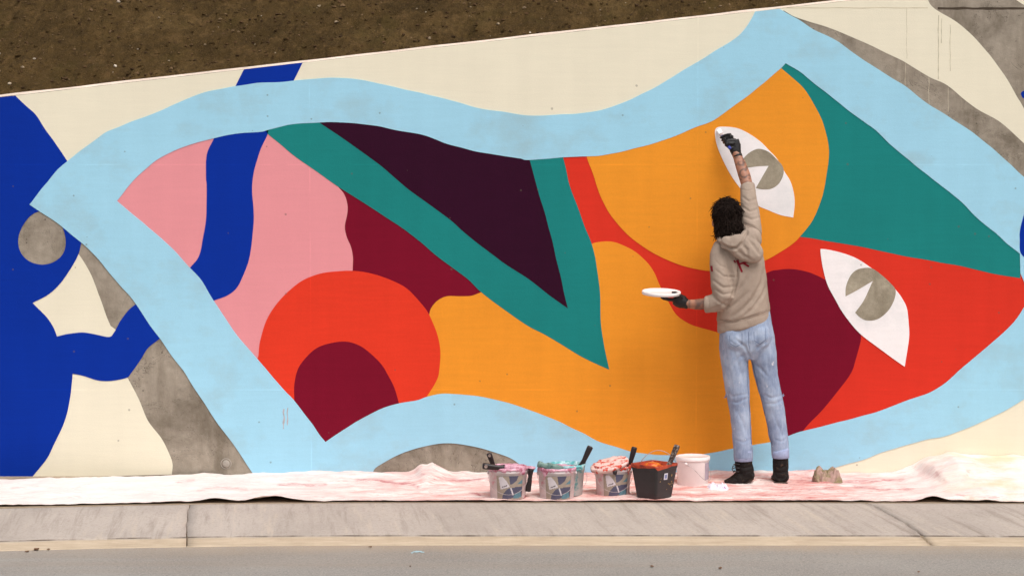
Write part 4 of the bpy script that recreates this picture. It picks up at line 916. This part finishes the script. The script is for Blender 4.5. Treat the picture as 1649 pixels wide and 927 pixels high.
M_MARK = plain('red_print', rgb(132, 30, 44), .9, .3, 60, .1)
decal('printed_mark', [((1187, 418.5), (1195, 438), 4.2, 3.0), ((1191, 425), (1205, 421), 3.0, 3.4), ((1197, 423.5), (1206, 429), 3.0, 3.2), ((1182, 419), (1184.5, 423), 2.6, 2.6)], M_MARK, hoodie)
decal('printed_mark', [((1145.5, 428), (1146.8, 437), 3.4, 3.0)], M_MARK, hoodie)
decal('printed_mark', [((1224.5, 383), (1227.5, 393), 2.6, 2.4)], M_MARK, hoodie)
decal('printed_mark', [((1227, 400), (1228, 407), 2.6, 2.4)], M_MARK, hoodie)

def lines(P, w_=.8): return [(a, b, w_, w_) for a, b in zip(P, P[1:])]
M_SEAM = plain('fleece_seam', rgb(132, 110, 96), .95, .2, 60, .05)
for P in ([(1174, 401), (1183, 412), (1188, 428), (1187, 446)], [(1159, 514), (1178, 520), (1200, 515), (1220, 507), (1239, 499)], [(1198, 361), (1212, 367), (1223, 378)]):
    decal('seam', lines(P), M_SEAM, hoodie, .0012)
jt = BVHTree.FromPolygons([v.co.copy() for v in jeans.data.vertices], [tuple(p.vertices) for p in jeans.data.polygons])
M_STI = plain('denim_seam', rgb(104, 116, 146), .9, .2, 60, .05); M_POC = plain('denim_pocket', rgb(132, 144, 170), .9, .25, 30, .05, .3, .003, 160)
for P in ([(1205, 534), (1205, 550), (1208, 566)], [(1205, 585), (1204, 620), (1207, 660), (1210, 715)], [(1212, 585), (1220, 620), (1230, 660), (1243, 715)]):
    decal('seam', lines(P, .7), M_STI, jeans, .0012, jt)
for P in ([(1175, 540), (1175.5, 553), (1185, 558), (1195, 553), (1195, 536)], [(1214, 533), (1214.5, 548), (1224, 554), (1233, 547), (1233, 528)]):
    decal('pocket_stitching', lines(P, .7), M_STI, jeans, .0012, jt)

# hair: dark curls
M_HAIR = plain('dark_curly_hair', rgb(34, 23, 18), .7, .4, 60, .12, .5, .006, 120)
bm = bmesh.new(); HP = PY+.025
ball(bm, q(1171, 345, HP), (.078, .096, .098), None, 3); ball(bm, q(1171, 359, HP-.02), (.073, .080, .078), None, 3); ball(bm, q(1176, 368, HP-.045), (.074, .062, .058), None, 3); ball(bm, q(1163, 373, HP-.03), (.036, .05, .036), None, 3)
base = skin(bm, .008, 2)
for v in base.vertices:
    v.co += v.normal*(.005*(1-2*abs(noise.noise(v.co*20)))+.006*noise.noise(v.co*14))
base.update()
bm = bmesh.new(); bm.from_mesh(base); rnd = random.Random(4)
pts = [(v.co.copy(), v.normal.copy()) for v in base.vertices]
face_c = HC+HF*.11
for k in range(1500):
    p, n = rnd.choice(pts)
    if (p-face_c).length < .085 or (p-q(1147, 359, PY+.05)).length < .022: continue
    ax = Vector((rnd.gauss(0, 1), rnd.gauss(0, 1), rnd.gauss(0, 1)-1.8)).normalized()
    t1 = n.cross(ax).normalized(); r = rnd.uniform(.003, .008); L = rnd.uniform(.04, .085); th = rnd.random()*6
    P = [p+n*(.003+r*.55*(1-math.cos(th+u*4.2))+(.005 if k % 23 == 0 else 0)*u)+t1*r*math.sin(th+u*4.2)+(ax-n*ax.dot(n))*L*u-t1*r*math.sin(th) for u in (i/5 for i in range(6))]
    tube(bm, P, [.0020, .0026, .0024, .0022, .0016, .0006], 5)
obj('hair', bm, M_HAIR, person, True); bpy.data.meshes.remove(base)

# gloves
M_GLOVE = plain('black_glove', rgb(24, 20, 22), .45, .3, 30, .4, .3, .004, 90)
def glove(palm, pr, fingers, thumb, cuff):
    bm = bmesh.new(); tube(bm, palm, pr, 14)
    for P, r in fingers: tube(bm, P, [r*1.05, r*1.05, r*.98, r*.9, r*.62][:len(P)], 9); ball(bm, P[-1], (r*.62,)*3, None, 1)
    tube(bm, thumb, [.0135, .0125, .0115, .008][:len(thumb)], 9); tube(bm, cuff, [.030, .031, .0305], 14)
    return link('glove', fold(skin(bm, .0036, 2), [], .0012, 70), M_GLOVE, person, True)
# right hand, closed round the brush at the wall
ry = PY+.25
bp0, bp1 = q(1176, 240, ry-.035), at_y(1156.5, 208.5, -.012)
bdir = (bp1-bp0).normalized(); bx = lambda t: bp0.lerp(bp1, t)
kn = [q(1187, 232, ry+.01), q(1185, 226, ry+.005), q(1181, 220.5, ry+.0), q(1176.5, 217, ry+.0)]
fing = []
for i, k0 in enumerate(kn):
    c_ = bx(.24+.13*i); out = Vector((0, -.020, 0)); side = bdir.cross(Vector((0, -1, 0))).normalized()*.020
    if side.x < 0: side = -side
    fing.append(([k0, k0.lerp(c_+side, .6)+out*.7, c_+side*.55+out, c_-side*.55+out*.85, c_-side*.8+out*.1], (.0105, .0115, .0115, .0105)[i] if i else .0095))
glove([q(1187, 250, ry), q(1184.5, 243, ry+.003), q(1183, 235, ry+.008), q(1180.5, 226, ry+.010)], [(.029, .020), (.036, .021), (.041, .021), (.038, .018)], fing,
      [q(1178, 240, ry-.01), q(1171, 234, ry-.012), q(1167.5, 227, ry-.015), q(1166.5, 222, ry-.02)], [q(1189.5, 256, ry-.004), q(1188.5, 253, ry-.002), q(1187, 249, ry)])
# left hand under and over the lid rim
ly = PY-.04
lidp = q(1065, 470.5, ly); LR = .122
glove([q(1106, 489, ly), q(1099, 486, ly), q(1092, 483, ly), q(1085, 481, ly)], [(.030, .030), (.043, .036), (.045, .042), (.034, .042)],
      [([q(1089, 481, ly+dy), q(1082, 481.5+b, ly+dy), q(1076, 480.5+b, ly+dy*1.05), q(1071-a, 479+b, ly+dy*1.1), q(1068-a, 478.2+b, ly+dy*1.1)], r) for dy, a, b, r in ((-.034, -3, 1.4, .0095), (-.012, 1, 1.6, .0105), (.012, 3, 1.2, .011), (.034, 1, .8, .0105))],
      [q(1097, 481, ly-.03), q(1092, 474.5, ly-.04), q(1087, 471.2, ly-.045), q(1081.5, 471.0, ly-.04)], [q(1109, 490.5, ly), q(1107.5, 490, ly), q(1104, 489, ly)])
# lid used as a palette
bm = bmesh.new(); lathe(bm, [(.0005, 0), (LR*.94, 0), (LR*.97, -.012), (LR, -.012), (LR*1.01, .004), (LR*.99, .008), (LR*.93, .008), (LR*.90, .003), (.0005, .003)], 48)
bmesh.ops.transform(bm, matrix=Matrix.Translation(lidp) @ Matrix.Rotation(R(4.5), 4, 'X') @ Matrix.Rotation(R(1.5), 4, 'Y'), verts=bm.verts[:])
tag(obj('bucket_lid', bm, plain('lid_white', rgb(244, 238, 236), .4, .05, 10, .5, .1, second=rgb(226, 190, 184), thr=(.68, .8)), None, True), 'white round bucket lid held level as a palette in the lowered hand', 'lid')
brush(bp0, bp1, 'small white tipped brush with a blue handle held to the upper eye', .020, .014, .66, .10, mh=plain('blue_handle', rgb(58, 70, 160), .4, .3, 60), mb=plain('white_bristle', rgb(250, 248, 248), .6, .03), mf=M_WIRE, grp=None, hole=False)

# ------------------------------------------------------------------ bits on the road
bm = bmesh.new()
for (a, b, s) in ((72, 876, .014), (58, 884, .016), (44, 887, .010), (78, 884, .008), (120, 880, .006), (597, 880, .010), (915, 866, .007), (975, 870, .008), (661, 911, .007), (1050, 911, .010), (1160, 914, .010), (1479, 920, .007), (925, 869, .006)):
    p = at_z(a, b, -.134)
    v = ball(bm, p+Vector((0, 0, s*.2)), (s*1.3, s, s*.45), Matrix.Rotation(random.random()*6, 4, 'Z'), 1)
    for u in v: u.co += Vector((random.gauss(0, 1), random.gauss(0, 1), random.gauss(0, .5)))*s*.25
tag(obj('leaf_litter', bm, plain('dry_litter', rgb(112, 80, 56), .9, .4, 60)), kind='stuff')
bm = bmesh.new()
for (a, b, w_, d) in ((672, 887, .034, .03), (680, 888, .016, .02), (664, 889, .012, .02)):
    c_ = at_z(a, b, -.137); c_.z = -.1375
    bm.faces.new([bm.verts.new(c_+Vector((w_*(.8+.5*noise.noise(Vector((t, a, 0))))*math.cos(t), d*(.8+.6*noise.noise(Vector((t, a, 5))))*math.sin(t), 0))) for t in (2*math.pi*k/14 for k in range(14))])
tag(obj('paint_spill', bm, plain('spilt_blue', rgb(170, 200, 208), .6, .2, 60)), kind='structure')
